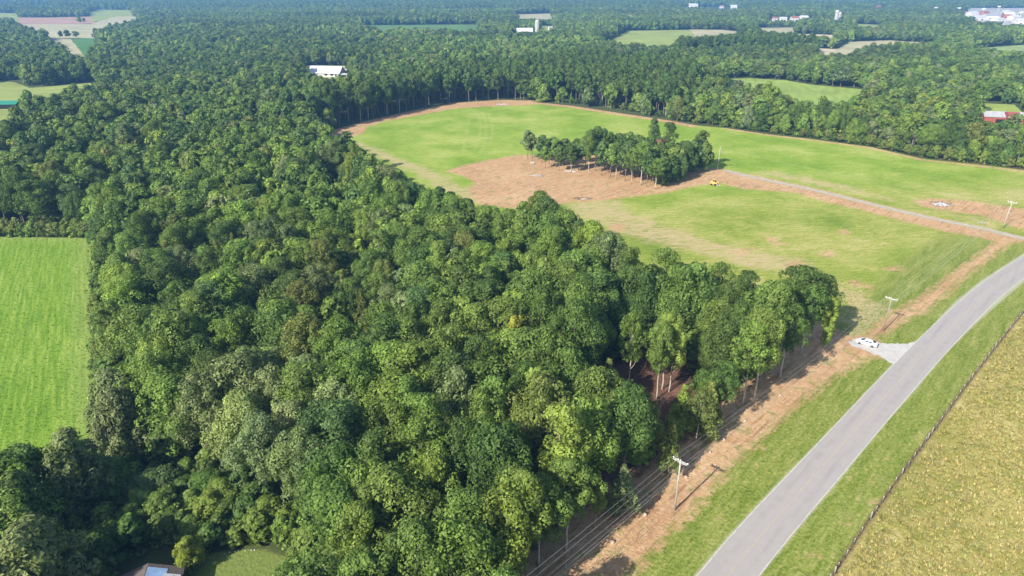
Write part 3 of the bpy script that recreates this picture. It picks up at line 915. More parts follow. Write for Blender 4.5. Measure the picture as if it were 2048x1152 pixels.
WOOD = poly([(1150, 1300), (1131, 1100), (1507, 799), (1668, 668), (1690, 560, 16), (1400, 500, 17), (1225, 455, 17), (1130, 395, 17), (1000, 400, 16), (900, 380, 14), (760, 300, 16), (640, 270, 16), (400, 300, 14),
             (180, 476), (190, 880), (0, 1300)])
NROW = poly([(560, 262), (640, 262), (740, 240), (905, 206), (1070, 200), (1210, 214), (1350, 236), (1400, 150, 12), (1350, 108, 20), (1150, 100, 20), (900, 120, 20), (700, 160, 20), (600, 190, 15)])
DARKG = poly([(1355, 110), (1480, 112), (1640, 108), (1645, 72, 20), (1560, 66, 20), (1400, 72, 20), (1350, 90, 20)])
LOWZ = poly([(210, 960), (330, 880, 6), (420, 930, 4), (430, 1080), (390, 1120), (250, 1120), (200, 1050)])
SCRUB = poly([(230, 480, 10), (420, 470, 10), (700, 480, 10), (820, 560, 12), (700, 700, 12), (560, 680, 10), (380, 720, 8), (200, 700, 5), (190, 560, 5)])
SPAR = poly([(1180, 900), (1170, 740), (1250, 715), (1370, 715), (1395, 760), (1390, 850), (1330, 940), (1230, 940)])
trees = []     # dicts for every tree closer than about 480 m
def put(x, y, kind, ht, rad, tint, **kw):
    d = dict(x=float(x), y=float(y), kind=kind, h=float(ht), r=float(rad), tint=tint, rot=random.uniform(0, 6.28), var=random.randrange(100))
    d.update(kw); trees.append(d); return d
fixed = []
def put_px(px, py, kind, ht, rad, tint, **kw):
    x, y = G(px, py, kw.pop('z', 0))
    fixed.append((x, y, kw.pop('free', 3.2)))
    return put(x, y, kind, ht, rad, tint, **kw)
# --- trees one can tell apart in the photograph
ROW = [(1045, 1152, 19, 4.6, 'mid green'), (1078, 1130, 16, 4.0, 'mid green'), (1131, 1100, 17, 4.4, 'mid green'), (1190, 1056, 8.5, 1.4, 'yellow-green'),
       (1392, 881, 11, 3.2, 'olive green'), (1437, 850, 14, 3.8, 'dark green'), (1485, 808, 19, 4.6, 'mid green'), (1507, 799, 21, 5.2, 'mid green'), (1560, 755, 18, 4.6, 'dark green'), (1601, 707, 18, 4.6, 'dark green'),
       (1625, 678, 17, 4.4, 'dark green'), (1530, 745, 22, 5.4, 'mid green'), (1575, 700, 21, 5.2, 'dark green')]
for q in ROW:
    put_px(q[0], q[1], 'tall', q[2], q[3], q[4], mark='edge', ord=q[0], free=4.0)
for q in ((1432, 790, 17, 5.0), (1462, 765, 19, 5.2), (1425, 745, 18, 5.0), (1500, 738, 19, 5.2), (1448, 715, 19, 5.2), (1400, 715, 18, 5.0)):
    put_px(q[0], q[1], 'round', q[2], q[3], 'mid green' if q[0] % 2 else 'dark green', free=4.0)
put_px(1648, 697, 'column', 13.5, 2.0, 'light green', mark='vine')
put_px(1241, 1033, 'cedar', 10.5, 2.6, 'grey-green', mark='edgecedar', thin=1)
put_px(1335, 952, 'cedar', 12, 2.1, 'olive green', mark='edgecedar')
put_px(1300, 905, 'cedar', 11, 3.0, 'olive green', mark='edgecedar')
put_px(1180, 850, 'cedar', 11, 3.0, 'olive green', mark='cedar')
put_px(1360, 868, 'cedar', 11, 3.4, 'yellow-green', mark='edgecedar')
put_px(1410, 872, 'cedar', 12, 3.6, 'olive green', mark='edgecedar')
put_px(1165, 832, 'cedar', 11, 2.4, 'yellow-green', mark='cedar')
put_px(1213, 812, 'cedar', 11, 3.6, 'olive green', mark='cedar')
put_px(1186, 770, 'tall', 14, 4.0, 'mid green', mark='stand', n=0)
put_px(1257, 786, 'tall', 19, 3.6, 'mid green', mark='stand', n=1)
put_px(1313, 798, 'tall', 17.5, 3.2, 'mid green', mark='stand', n=2)
put_px(1324, 778, 'tall', 18, 3.6, 'light green', mark='stand', n=3)
put_px(1338, 783, 'tall', 16, 3.6, 'light green', mark='stand', n=4)
put_px(1030, 668, 'round', 19.5, 2.7, 'yellow', mark='yellow', z=16, free=4.2)
put_px(1002, 708, 'round', 17, 3.2, 'yellow-green', mark='yg', z=13, free=4)
put_px(688, 690, 'bushy', 9.5, 3.6, 'red-brown', mark='redbrown', z=6, free=5.5)
for px, py in ((520, 850), (560, 900), (620, 850), (600, 960), (680, 920), (500, 950), (560, 830), (540, 1010), (620, 1030)):
    put_px(px, py, 'round', 16 + random.uniform(-1, 2), 5.0, 'pale cream-green' if py < 1000 else 'grey-green', mark='pale', free=5.0)
put_px(385, 1140, 'bushy', 6.0, 2.6, 'yellow-green', mark='lawnbush')
# grove on the meadow: rows read off the photograph (base points)
GROVE = [(1055, 318, 14, 3.2), (1064, 322, 13, 3.0), (1083, 325, 13, 3.4), (1098, 328, 12, 3.4), (1112, 334, 13, 3.6), (1125, 332, 11, 3.4), (1142, 344, 12, 3.2), (1157, 340, 12, 3.4),
         (1152, 328, 12, 3.6), (1177, 349, 20, 3.4), (1170, 338, 15, 3.6), (1190, 342, 20, 3.8), (1202, 350, 15, 3.4), (1215, 344, 18, 3.8), (1220, 356, 15, 3.2), (1232, 357, 16, 3.6),
         (1240, 350, 17, 3.6), (1250, 362, 17, 3.4), (1262, 356, 18, 3.8), (1262, 368, 16, 3.2), (1281, 370, 19, 3.8), (1270, 345, 17, 3.8), (1293, 374, 15, 3.2), (1290, 358, 17, 3.8),
         (1305, 362, 15, 3.8), (1310, 378, 13, 4.0), (1322, 370, 12, 3.8), (1302, 331, 22, 3.9), (1333, 330, 20, 4.1), (1330, 350, 14, 4.2), (1348, 356, 14, 4.2), (1368, 350, 15, 4.6), (1384, 343, 14, 4.4),
         (1398, 337, 17.5, 3.6), (1405, 343, 13, 3.6), (1414, 340, 9, 2.6), (1225, 330, 14, 3.8), (1205, 325, 16, 3.6), (1180, 322, 15, 3.4), (1130, 318, 10, 3.2), (1105, 315, 10, 3.0), (1245, 326, 14, 3.4), (1275, 318, 11, 3.0),
         (1360, 330, 11, 3.2), (1378, 320, 9, 2.8), (1090, 336, 10, 2.6), (1118, 342, 11, 2.8), (1208, 338, 17, 3.8), (1232, 342, 17, 3.8), (1256, 338, 17, 4.0), (1280, 350, 17, 4.0), (1338, 366, 12, 4.0), (1356, 362, 12, 4.0), (1296, 346, 17, 3.8), (1315, 352, 15, 4.0)]
for i, (px, py, h, r) in enumerate(GROVE):
    r *= 1.22
    low = px > 1320 and r > 3.5
    put_px(px, py, 'airy' if (h >= 17.5 and px > 1295) else 'bushy' if low else 'tall', h, r, ['mid green', 'dark green', 'dark green', 'mid green', 'bluish green'][(i * 7) % 5] if px > 1075 else 'grey-green', mark='grove', ord=px + py * .001, free=2.0)
for i, (px, py) in enumerate(((385, 1078), (425, 1052), (468, 1050), (505, 1048), (540, 1058), (580, 1078), (352, 1068), (330, 1050), (270, 1065), (235, 1090), (205, 1130), (620, 1110), (300, 1030), (450, 1020), (520, 1020), (390, 1030))):
    put_px(px, py, 'bushy', [4.5, 6.0, 5.2][i % 3], [3.0, 3.8, 3.3][i % 3], ['mid green', 'light green', 'dark green', 'mid green'][i % 4], free=3.0)
# bare trees
for px, py, h in ((545, 402, 9), (552, 405, 8), (275, 735, 8), (1131, 1140, 5), (1820, 300, 11), (1815, 297, 9), (1208, 180, 10), (1225, 182, 9), (1195, 178, 9), (1240, 183, 9), (1385, 200, 9), (1410, 172, 10),
                  (215, 318, 10), (225, 312, 9), (470, 305, 9), (486, 300, 9), (975, 1145, 9), (1070, 560, 8), (1320, 820, 6), (640, 320, 9), (560, 290, 8)):
    if py < 400 and px < 1450: KEEP_CLEAR.append((*G(px, py, 9), 3.5)); put_px(px, py, 'dead', 15.5, 2.2, 'grey-green', mark='dead', z=11)
    elif px > 1700: KEEP_CLEAR.append((*G(px, py + 6), 4)); put_px(px, py, 'dead', 12, 2.2, 'grey-green', mark='dead')
    else: put_px(px, py, 'dead', h, 2.2, 'grey-green', mark='dead')

rng = np.random.default_rng(5)
X, Y = hexgrid(-420, 560, 40, 480, 7.7, .34, rng)
ok = ~blocked(X, Y, 3.4)
for x, y, r in fixed:
    ok &= (X - x) ** 2 + (Y - y) ** 2 > r * r
ok &= ~((X > 60) & (Y < 150)) & ~((X > 4) & (Y < 76))
ok &= (np.abs(X) < Y * 1.35 + 60)
X, Y = X[ok], Y[ok]
inW = sdist(WOOD, X, Y) > 0
inN = (sdist(NROW, X, Y) > 0) | (sdist(DARKG, X, Y) > 0)
inL = sdist(LOWZ, X, Y) > 0
inS = sdist(SCRUB, X, Y) > 0
inP = sdist(SPAR, X, Y) > 0
d_low = X < -0.62 * Y
edgeM = sdist(MEADOW, X, Y, 14)
edgeL = sdist(LEFTF, X, Y, 14)
nz1 = vnoise(X + 900, Y + 900, 16, 3)
nz2 = vnoise(X + 900, Y + 900, 30, 4)
names = ['dark green', 'mid green', 'light green', 'grey-green', 'bluish green', 'olive green']
for i in range(len(X)):
    u = rng.random()
    x, y = X[i], Y[i]
    kind = 'round'
    if inN[i]:
        kind, ht, rad = 'tall', rng.uniform(20, 25), rng.uniform(4.8, 5.8)
        t = 'dark green' if u < .82 else 'mid green'
    elif inL[i]:
        kind, ht, rad = 'bushy', rng.uniform(5, 9.5), rng.uniform(4.2, 5.4)
        t = rng.choice(['mid green', 'dark green', 'bluish green'])
    elif inP[i]:
        if u < .70: continue
        kind, ht, rad = 'bushy', rng.uniform(2.5, 4.5), rng.uniform(2.0, 3.0)
        t = rng.choice(['olive green', 'mid green', 'yellow-green'])
    elif inW[i]:
        base_h = 17.5 + 3.0 * nz1[i] + (2.0 if x > 5 else 0) - (3.5 if inS[i] else 0)
        ht = base_h * rng.uniform(.92, 1.07); rad = rng.choice([rng.uniform(4.4, 5.6), rng.uniform(5.6, 7.2)])
        p = [.27, .50, .12, .05, .04, .02]
        if inS[i]:
            p = [.22, .36, .16, .12, .06, .08]
            if u < .22: kind, ht, rad = 'cedar', rng.uniform(9, 14), rng.uniform(2.6, 3.6)
            elif u < .42: kind, ht, rad = 'bushy', rng.uniform(8, 12), rng.uniform(3.6, 4.6)
        t = rng.choice(names, p=p)
        if kind == 'cedar': t = 'olive green'
        if x < -45 and y < 100 and d_low[i]: kind = 'bushy' if rng.random() < .6 else 'round'; t = rng.choice(['dark green', 'mid green', 'grey-green']); ht *= .82; rad = rng.uniform(5.2, 6.8)
    else:
        ht = (14 + 5.0 * nz1[i]) * rng.uniform(.8, 1.15); rad = rng.choice([rng.uniform(4.0, 5.2), rng.uniform(5.4, 7.4)])
        t = rng.choice(names, p=[.32, .40, .13, .08, .04, .03])
        if x > 40 and y > 250:   # hedge and copse right of the meadow
            t = rng.choice(names + ['yellow-green'], p=[.20, .30, .26, .08, .04, .04, .08])
            if u < .55: kind = 'bushy'; ht = rng.uniform(9, 14)
        elif u < .25: kind = 'bushy'; ht = rng.uniform(8, 13)
        elif u < .32: kind, ht, rad, t = 'cedar', rng.uniform(9, 13), rng.uniform(2.4, 3.4), 'olive green'
    if inW[i] and edgeM[i] > -12 and y > 120: ht = min(ht, rng.uniform(14, 17.5)); rad = min(rad, 5.2)
    if kind == 'round' and rng.random() < .08: kind = 'airy'; ht *= 1.06; rad = rng.uniform(4.2, 5.4)
    # margins of the wood carry foliage to the ground, except along the cleared strip
    if (edgeL[i] > -9) or (edgeM[i] > -8 and y > 160 and not inN[i]):
        if kind == 'round': kind = 'bushy'; ht = min(ht, rng.uniform(11, 16))
    put(x, y, kind, ht, rad, t)
# low scrub hugging the outer margins
for L, n, side in (([(182, 480), (184, 560), (188, 720), (198, 870)], 44, 1), ([(-60, 474), (60, 474), (178, 475)], 34, 1), ([(1450, 254), (1622, 276), (1741, 292), (1844, 315), (2048, 338)], 46, 1), ([(1070, 201), (1210, 213), (1330, 236)], 14, 1)):
    pts = [Vector(G(*p)) for p in L]
    for i in range(n):
        t = (i + random.random() * .8) / n * (len(pts) - 1)
        j = min(int(t), len(pts) - 2)
        q = pts[j].lerp(pts[j + 1], t - j)
        dx = (-3.0 if L[0][0] < 0 else 3.0) if L[0][1] == 480 else 0
        put(q.x + (2.4 if L[0][1] == 480 else 0), q.y + (0 if L[0][1] == 480 else 1.4), 'bushy', random.uniform(3.5, 6.5), random.uniform(2.2, 3.2), random.choice(['olive green', 'mid green', 'dark green', 'light green']), scrub=1)

# --- which 300 show largest: paint discs from near to far into a coarse frame
W2, H2 = 1024, 576
occ = np.zeros((H2, W2), bool)
for d in trees:
    d['px'], d['py'], d['dep'] = [float(q) / (2 if i < 2 else 1) for i, q in enumerate(proj(d['x'], d['y'], d['h'] * .62))]
    d['vis'] = 0
for d in sorted(trees, key=lambda q: q['dep']):
    f = FPX / 2 / d['dep']
    rx, ry = d['r'] * f, (d['h'] * .36 * .85 + d['r'] * .4) * f
    x0, x1 = int(max(0, d['px'] - rx)), int(min(W2, d['px'] + rx + 1))
    y0, y1 = int(max(0, d['py'] - ry)), int(min(H2, d['py'] + ry + 1))
    if x1 <= x0 or y1 <= y0: continue
    yy, xx = np.mgrid[y0:y1, x0:x1]
    mk = ((xx - d['px']) / rx) ** 2 + ((yy - d['py']) / ry) ** 2 < 1
    if d['kind'] == 'dead': mk &= (xx + yy) % 3 == 0
    sub = occ[y0:y1, x0:x1]
    d['vis'] = int((mk & ~sub).sum())
    sub |= mk
broad = sorted([d for d in trees if d['kind'] in ('round', 'tall', 'bushy', 'airy') and d['vis'] > 20], key=lambda q: -q['vis'])
chosen = broad[:300]
for d in broad[300:]:
    if d.get('mark') not in (None, 'grove'): chosen.append(d)
ced = sorted([d for d in trees if d['kind'] == 'cedar' and d['vis'] > 60], key=lambda q: -q['vis'])[:60]
solo = chosen + ced + [d for d in trees if d['kind'] in ('dead', 'column')]
sid = set(id(d) for d in solo)
print('trees near', len(trees), 'individual', len(solo), 'smallest vis', chosen[299]['vis'])

# --- labels
NUM = ['no', 'one', 'two', 'three', 'four', 'five', 'six', 'seven', 'eight', 'nine', 'ten', 'eleven', 'twelve', 'thirteen', 'fourteen', 'fifteen', 'sixteen', 'seventeen', 'eighteen', 'nineteen', 'twenty']
ORD = ['first', 'second', 'third', 'fourth', 'fifth', 'sixth', 'seventh', 'eighth', 'ninth', 'tenth', 'eleventh', 'twelfth', 'thirteenth', 'fourteenth', 'fifteenth', 'sixteenth', 'seventeenth', 'eighteenth', 'nineteenth', 'twentieth']
def ordw(n):
    if n < 20: return ORD[n]
    tens = {2: 'twenty', 3: 'thirty', 4: 'forty', 5: 'fifty'}[(n + 1) // 10]
    u = (n + 1) % 10
    return (tens + '-' + ORD[u - 1]) if u else tens[:-1] + 'ieth'
LM = [('the green-roofed shed', G(8, 216)), ('the yellow tree', G(1030, 668, 16)), ('the red-brown dead tree', G(688, 690, 6)), ('the nearest power pole', G(1349, 1020)), ('the white car', G(1737, 690)),
      ('the mown lawn', G(480, 1130)), ("the left field's far corner", G(175, 476)), ("the left field's near corner", G(195, 875)), ('the bare clearing', G(690, 392)),
      ('the pale cream trees', G(570, 900)), ("the meadow's left tip", G(650, 272)), ('the grove', G(1240, 350)), ('the sunlit bare floor', G(1300, 780)), ('the yellow skid loader', G(1430, 372)), ('the red barn', G(2010, 262)),
      ('the dark tree bulge at the meadow', G(1100, 440)), ("the meadow's far end", G(1035, 204)), ('the tarped roof', G(310, 1150))]
def halfw(v):
    q = int(round(v * 2))
    a, b = divmod(q, 2)
    if q == 0: return None
    if a > 20: return str(a)
    if a == 0: return 'half a crown'
    return NUM[a] + (' and a half' if b else '') + ' crown' + ('s' if q > 2 else '')
used = {}
kindword = {'airy': 'loose-crowned tree', 'round': 'broad tree', 'tall': 'tall tree', 'bushy': 'bushy tree', 'cedar': 'cedar', 'dead': 'bare dead tree', 'column': 'tree'}
edge_sorted = sorted([d for d in solo if d.get('mark') == 'edge'], key=lambda q: q['x'] + q['y'])
grove_sorted = sorted([d for d in solo if d.get('mark') == 'grove'], key=lambda q: q['px'])
for d in sorted(solo, key=lambda q: -q['vis']):
    mk = d.get('mark')
    if mk == 'edge':
        lab = '%s tree, %s from the bottom in the trunk row along the dirt strip' % (d['tint'], ordw(edge_sorted.index(d)))
    elif mk == 'grove':
        lab = '%s %s, %s from the left in the grove on the meadow' % (d['tint'], 'low leafy tree' if d['kind'] == 'bushy' else 'tree', ordw(grove_sorted.index(d)))
    elif mk == 'vine':
        lab = 'narrow vine-covered bright green trunk at the wood corner beside the white car'
    elif mk == 'yellow':
        lab = 'yellow-leaved tree in the middle of the big wood'
    elif mk == 'redbrown':
        lab = 'small red-brown dead-leaved tree sunk in a dark gap of the wood'
    elif mk == 'lawnbush':
        lab = 'bright yellow-green bush between the tarped roof and the mown lawn'
    elif mk == 'stand':
        lab = '%s tree, %s from left among pale trunks on the sunlit bare floor' % (d['tint'], ordw(d['n']))
    else:
        for lm, (lx, ly) in sorted(LM, key=lambda q: (q[1][0] - d['x']) ** 2 + (q[1][1] - d['y']) ** 2):
            ax, ay = (d['x'] - lx) / 9.0, (d['y'] - ly) / 9.0
            hx, hy = halfw(abs(ax)), halfw(abs(ay))
            parts = []
            if hx: parts.append(hx + (' right' if ax > 0 else ' left'))
            if hy: parts.append(hy + (' beyond' if ay > 0 else ' nearer'))
            if not parts: parts = ['right at']
            if mk == 'dead': kw = 'bare dead tree'
            elif d['kind'] == 'cedar': kw = d['tint'] + ' cedar'
            else: kw = '%s %s' % (d['tint'], kindword[d['kind']])
            s = ' and '.join(parts)
            lab = ('%s, %s %s %s' % (kw, s, '' if s == 'right at' else ('of' if s.endswith(('left', 'right')) else 'than' if s.endswith('nearer') else ''), lm)).replace('  ', ' ')
            lab = lab.replace('nearer than', 'nearer than')
            if lab not in used and len(lab.split()) <= 16: break
    if lab in used:
        lab = lab.replace('tree', 'tree top', 1)
    used[lab] = 1
    d['label'] = lab

# --- individual trees
def tcol(t, s=1.0, rr=random):
    c = TINTS[t] * rr.uniform(.86, 1.14)
    return (c[0] * rr.uniform(.92, 1.08), c[1], c[2] * rr.uniform(.9, 1.1), 1.0)
GROUPS = {'grove': 'trees of the grove on the meadow', 'edge': 'trees in the row beside the dirt strip'}
NM = {'airy': 'broadleaf_tree', 'round': 'broadleaf_tree', 'tall': 'broadleaf_tree', 'bushy': 'broadleaf_tree', 'cedar': 'cedar_tree', 'dead': 'dead_tree', 'column': 'vine_covered_tree'}
for d in solo:
    kd = d['kind']
    t = link(NM[kd], None)
    t.empty_display_size = 1
    t.location = (d['x'], d['y'], 0)
    t.rotation_euler = (0, 0, d['rot'])
    grp = GROUPS.get(d.get('mark'), {'cedar': 'cedars', 'dead': 'bare dead trees'}.get(kd, 'trees of the woods'))
    tag(t, d['label'], 'cedar' if kd == 'cedar' else 'tree', grp)
    if kd == 'dead':
        cm, tm = DEAD[d['var'] % len(DEAD)]
        s = d['h'] / 13.0
        t.scale = (s, s, s)
        link('branches', cm, t); link('trunk', tm, t)
        continue
    lst = HI[kd]
    cm, tm, ht, R = lst[d['var'] % len(lst)]
    sx, sz = d['r'] / R, d['h'] / ht
    t.scale = (sx, sx * random.uniform(.92, 1.08), sz)
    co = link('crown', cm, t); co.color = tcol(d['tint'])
    link('trunk', tm, t)

# --- low stumps left on the cleared strip
sr = random.Random(21)
stm_ = MB(); stm_.tube([(0, 0, -.1), (0, 0, .12), (0, 0, .32)], [.34, .27, .25], 9)
stump_me = mesh_of(stm_, 'stump', M['cut_wood'])
STP = [(1420, 905), (1490, 842), (1372, 955), (1448, 880), (1560, 790), (1290, 1030), (1225, 1085), (1610, 745)]
for i, (px, py) in enumerate(STP):
    x, y = G(px, py)
    o = link('tree_stump', stump_me)
    o.location = (x, y, 0); q = sr.uniform(.8, 1.3); o.scale = (q, q, q)
    tag(o, 'small pale stump on the dirt strip, %s from the bottom of the photo' % ordw(sorted([p[1] for p in STP], reverse=True).index(py)), 'stump', 'stumps on the dirt strip')

# --- everything further off, and the trees nobody could count: one object
P_pos, P_rot, P_scl, P_id, P_tint = [], [], [], [], []
def inst(x, y, key, sx, sz, tint, rng, rot=None):
    ids = proto_ids[key]
    P_pos.append((x, y, 0)); P_rot.append(rng.uniform(0, 6.28) if rot is None else rot); P_scl.append((sx, sx, sz)); P_id.append(ids[int(rng.integers(len(ids)))]); P_tint.append((*tint, 1.0))
r2 = np.random.default_rng(77)
def jt(c, r):
    c = np.asarray(c) * r.uniform(.84, 1.16)
    return (c[0] * r.uniform(.9, 1.1), c[1], c[2] * r.uniform(.9, 1.1))
for d in trees:
    if id(d) in sid or d['kind'] in ('dead', 'column'): continue
    ht, R = SPEC[d['kind']][0], SPEC[d['kind']][1]
    inst(d['x'], d['y'], ('mid', d['kind']), d['r'] / R, d['h'] / ht, jt(TINTS[d['tint']], r2), r2, d['rot'])
pal = [TINTS[n_] for n_ in names]
def far_zone(y0, y1, s, lod):
    wx_ = y1 * 1.1 + 150
    X, Y = hexgrid(-wx_, wx_, y0, y1, s, .32, r2)
    m = (np.abs(X) < Y * 1.0 + 120)
    if y0 == 480: m &= True
    X, Y = X[m], Y[m]
    m = ~blocked(X, Y, 5.6)
    X, Y = X[m], Y[m]
    inN = (sdist(NROW, X, Y) > 0) | (sdist(DARKG, X, Y) > 0)
    n1, n2 = vnoise(X + 9000, Y + 9000, 60, 21), vnoise(X + 9000, Y + 9000, 140, 22)
    for i in range(len(X)):
        if n2[i] > .80 and n1[i] > .55 and not inN[i] and r2.random() < .7: continue
        if inN[i]:
            kd, ht, rad, c = 'tall', r2.uniform(18, 23), 5.6, TINTS['dark green']
        else:
            kd = 'bushy' if r2.random() < .45 else 'round'
            ht = (10.5 + 5.5 * n1[i]) * r2.uniform(.75, 1.2); rad = r2.choice([r2.uniform(4.4, 5.8), r2.uniform(5.8, 8.4)])
            c = pal[int(r2.choice(6, p=[.38, .40, .09, .08, .03, .02]))] * (.68 + .62 * n2[i])
        inst(X[i], Y[i], (lod, kd), rad / SPEC[kd][1], ht / SPEC[kd][0], jt(c, r2), r2)
far_zone(480, 900, 9.2, 'mid')
far_zone(900, 2300, 10.4, 'low')
X, Y = hexgrid(-9000, 9000, 2330, 9500, 52, .25, r2)
m = np.abs(X) < Y * .95 + 200
X, Y = X[m], Y[m]
m = ~blocked(X, Y, 6)
n2 = vnoise(X + 20000, Y + 20000, 330, 31)
for x, y, q in zip(X[m], Y[m], n2[m]):
    if q > .84: continue
    inst(x, y, ('clump', 'x'), 1.0, r2.uniform(.8, 1.25), jt(TINTS['dark green'] * .5 + TINTS['mid green'] * .5, r2), r2)
def scatter_data():
    q = (np.array(P_pos, np.float32), list(P_rot), list(P_scl), list(P_id), list(P_tint))
    for l in (P_pos, P_rot, P_scl, P_id, P_tint): l.clear()
    return q
forest_pts = scatter_data()
X, Y = hexgrid(-170, 110, 44, 300, 4.6, .4, r2)
m = ((sdist(WOOD, X, Y) > 5) | ((X < -25) & (Y < 110))) & (sdist(MEADOW, X, Y) < -5.5) & (sdist(LEFTF, X, Y) < -2) & (sdist(LAWN, X, Y) < -1) & (sdist(SPAR, X, Y) < 0)
for x_, y_, r_ in KEEP_CLEAR: m &= (X - x_) ** 2 + (Y - y_) ** 2 > (r_ * .8) ** 2
for x, y in zip(X[m], Y[m]):
    sc_ = r2.uniform(.42, .72) if r2.random() < .5 or sdist(MEADOW, np.array([x]), np.array([y]))[0] > -9 or (x < -25 and y < 100) else r2.uniform(.85, 1.25)
    inst(x, y, ('mid', 'bushy'), sc_, sc_ * r2.uniform(.6, 1.0), jt(TINTS['mid green'] if r2.random() < .6 else TINTS['dark green'], r2), r2)
under_pts = scatter_data()
def scatter_obj(name, q, label, cat):
    pos, rot, scl, pid, tint = q
    pm = bpy.data.meshes.new(name)
    pm.vertices.add(len(pos))
    pm.vertices.foreach_set('co', pos.ravel())
    a = pm.attributes.new('rz', 'FLOAT_VECTOR', 'POINT'); a.data.foreach_set('vector', np.array([(0, 0, r) for r in rot], np.float32).ravel())
    a = pm.attributes.new('scl', 'FLOAT_VECTOR', 'POINT'); a.data.foreach_set('vector', np.array(scl, np.float32).ravel())
    a = pm.attributes.new('pid', 'INT', 'POINT'); a.data.foreach_set('value', np.array(pid, np.int32))
    a = pm.attributes.new('tint', 'FLOAT_COLOR', 'POINT'); a.data.foreach_set('color', np.array(tint, np.float32).ravel())
    o = link(name, pm)
    tag(o, label, cat, kind='stuff')
    m_ = o.modifiers.new('scatter', 'NODES')
    m_.node_group = ng
    return o
ng = bpy.data.node_groups.new('forest_scatter', 'GeometryNodeTree')
ng.interface.new_socket('Geometry', in_out='INPUT', socket_type='NodeSocketGeometry')
ng.interface.new_socket('Geometry', in_out='OUTPUT', socket_type='NodeSocketGeometry')
gi, go = ng.nodes.new('NodeGroupInput'), ng.nodes.new('NodeGroupOutput')
iop = ng.nodes.new('GeometryNodeInstanceOnPoints')
ci = ng.nodes.new('GeometryNodeCollectionInfo')
ci.inputs['Collection'].default_value = protos
ci.inputs['Separate Children'].default_value = True
ci.inputs['Reset Children'].default_value = True
def na_(name, typ):
    q = ng.nodes.new('GeometryNodeInputNamedAttribute'); q.data_type = typ; q.inputs[0].default_value = name
    return q.outputs['Attribute']
L_ = ng.links.new
L_(gi.outputs[0], iop.inputs['Points'])
L_(ci.outputs[0], iop.inputs['Instance'])
iop.inputs['Pick Instance'].default_value = True
L_(na_('pid', 'INT'), iop.inputs['Instance Index'])
L_(na_('rz', 'FLOAT_VECTOR'), iop.inputs['Rotation'])
L_(na_('scl', 'FLOAT_VECTOR'), iop.inputs['Scale'])
L_(iop.outputs[0], go.inputs[0])
scatter_obj('distant_forest', forest_pts, 'mixed green woodland stretching from the meadow to the hazy horizon', 'forest')
def tufts(x0, x1, y0, y1, s_, test, sc0, sc1, cols, seed):
    rg = np.random.default_rng(seed)
    X, Y = hexgrid(x0, x1, y0, y1, s_, .5, rg)
    px_, py_, dp_ = proj(X, Y, 0 * X)
    m = test(X, Y) & (px_ > -160) & (px_ < 2210) & (py_ < 1230)
    X, Y = X[m], Y[m]
    n_ = vnoise(X + 500, Y + 500, 9, seed) * .6 + vnoise(X + 500, Y + 500, 2.5, seed + 1) * .4
    for x, y, q in zip(X, Y, n_):
        if rg.random() > .35 + q: continue
        c = np.array(cols[int(min(len(cols) - 1, (q + rg.normal(0, .16)) * len(cols)))] if q + 0 > 0 else cols[0])
        k_ = rg.uniform(sc0, sc1)
        inst(x, y, ('tuft', 'x'), k_, k_ * rg.uniform(.8, 1.3), jt(c, rg), rg)
    return scatter_data()
scatter_obj('tall_grass', tufts(40, 240, 48, 270, .8, lambda X, Y: sdist(HAY, X, Y) > .7, .6, 1.25, [(.29, .28, .075), (.33, .30, .10), (.375, .325, .125), (.41, .36, .155)], 61), 'tall tan and green grass of the field beyond the wire fence', 'grass')
scatter_obj('verge_grass', tufts(10, 240, 48, 200, 1.0, lambda X, Y: (Y + 60 * vnoise(X, Y, 25, 9) < 195) & ((sdist(MEADOW, X, Y) > 1) | ((sdist(roadpoly, X, Y) < 0) & (X > Y * .55))) & (sdist(HAY, X, Y) < -.3) & (sdist(roadpoly, X, Y) < -.8) & (sdist(DIRT[0], X, Y) < 0) & (sdist(DIRT[1], X, Y) < 0) & (sdist(DRIVE, X, Y) < -.4) & (np.max([sdist(b_, X, Y, 6) for b_ in BARE], axis=0) < 0), .25, .55, [(.15, .20, .03), (.19, .245, .04), (.25, .29, .065), (.36, .34, .13)], 67), 'short rough grass along both sides of the road', 'grass')
scatter_obj('field_grass', tufts(-190, -60, 85, 224, 1.0, lambda X, Y: sdist(LEFTF, X, Y) > .3, .25, .55, [(.17, .30, .03), (.20, .33, .04), (.25, .37, .055), (.33, .41, .10)], 71), 'bright green grass of the left field', 'grass')
scatter_obj('undergrowth', under_pts, 'dark leafy undergrowth filling the gaps beneath the big wood', 'undergrowth')

# ------------------------------------------------------------------ haze
mb = MB()
hx0, hx1, hy0, hy1, hz0, hz1 = -12600, 12600, -2200, 14600, -1.0, 84.0
mb.add([(hx0, hy0, hz0), (hx1, hy0, hz0), (hx1, hy1, hz0), (hx0, hy1, hz0), (hx0, hy0, hz1), (hx1, hy0, hz1), (hx1, hy1, hz1), (hx0, hy1, hz1)],
       [(0, 3, 2, 1), (4, 5, 6, 7), (0, 1, 5, 4), (1, 2, 6, 5), (2, 3, 7, 6), (3, 0, 4, 7)])
k = N('haze_air')
pv = k.n('VolumePrincipled')
pv.inputs['Color'].default_value = (0.23, 0.53, 1.0, 1)
pv.inputs['Density'].default_value = 0.000195
pv.inputs['Anisotropy'].default_value = 0.1
k.t.links.new(pv.outputs[0], k.out.inputs['Volume'])
hz = mb.build('haze', k.m)
tag(hz, kind='stuff')
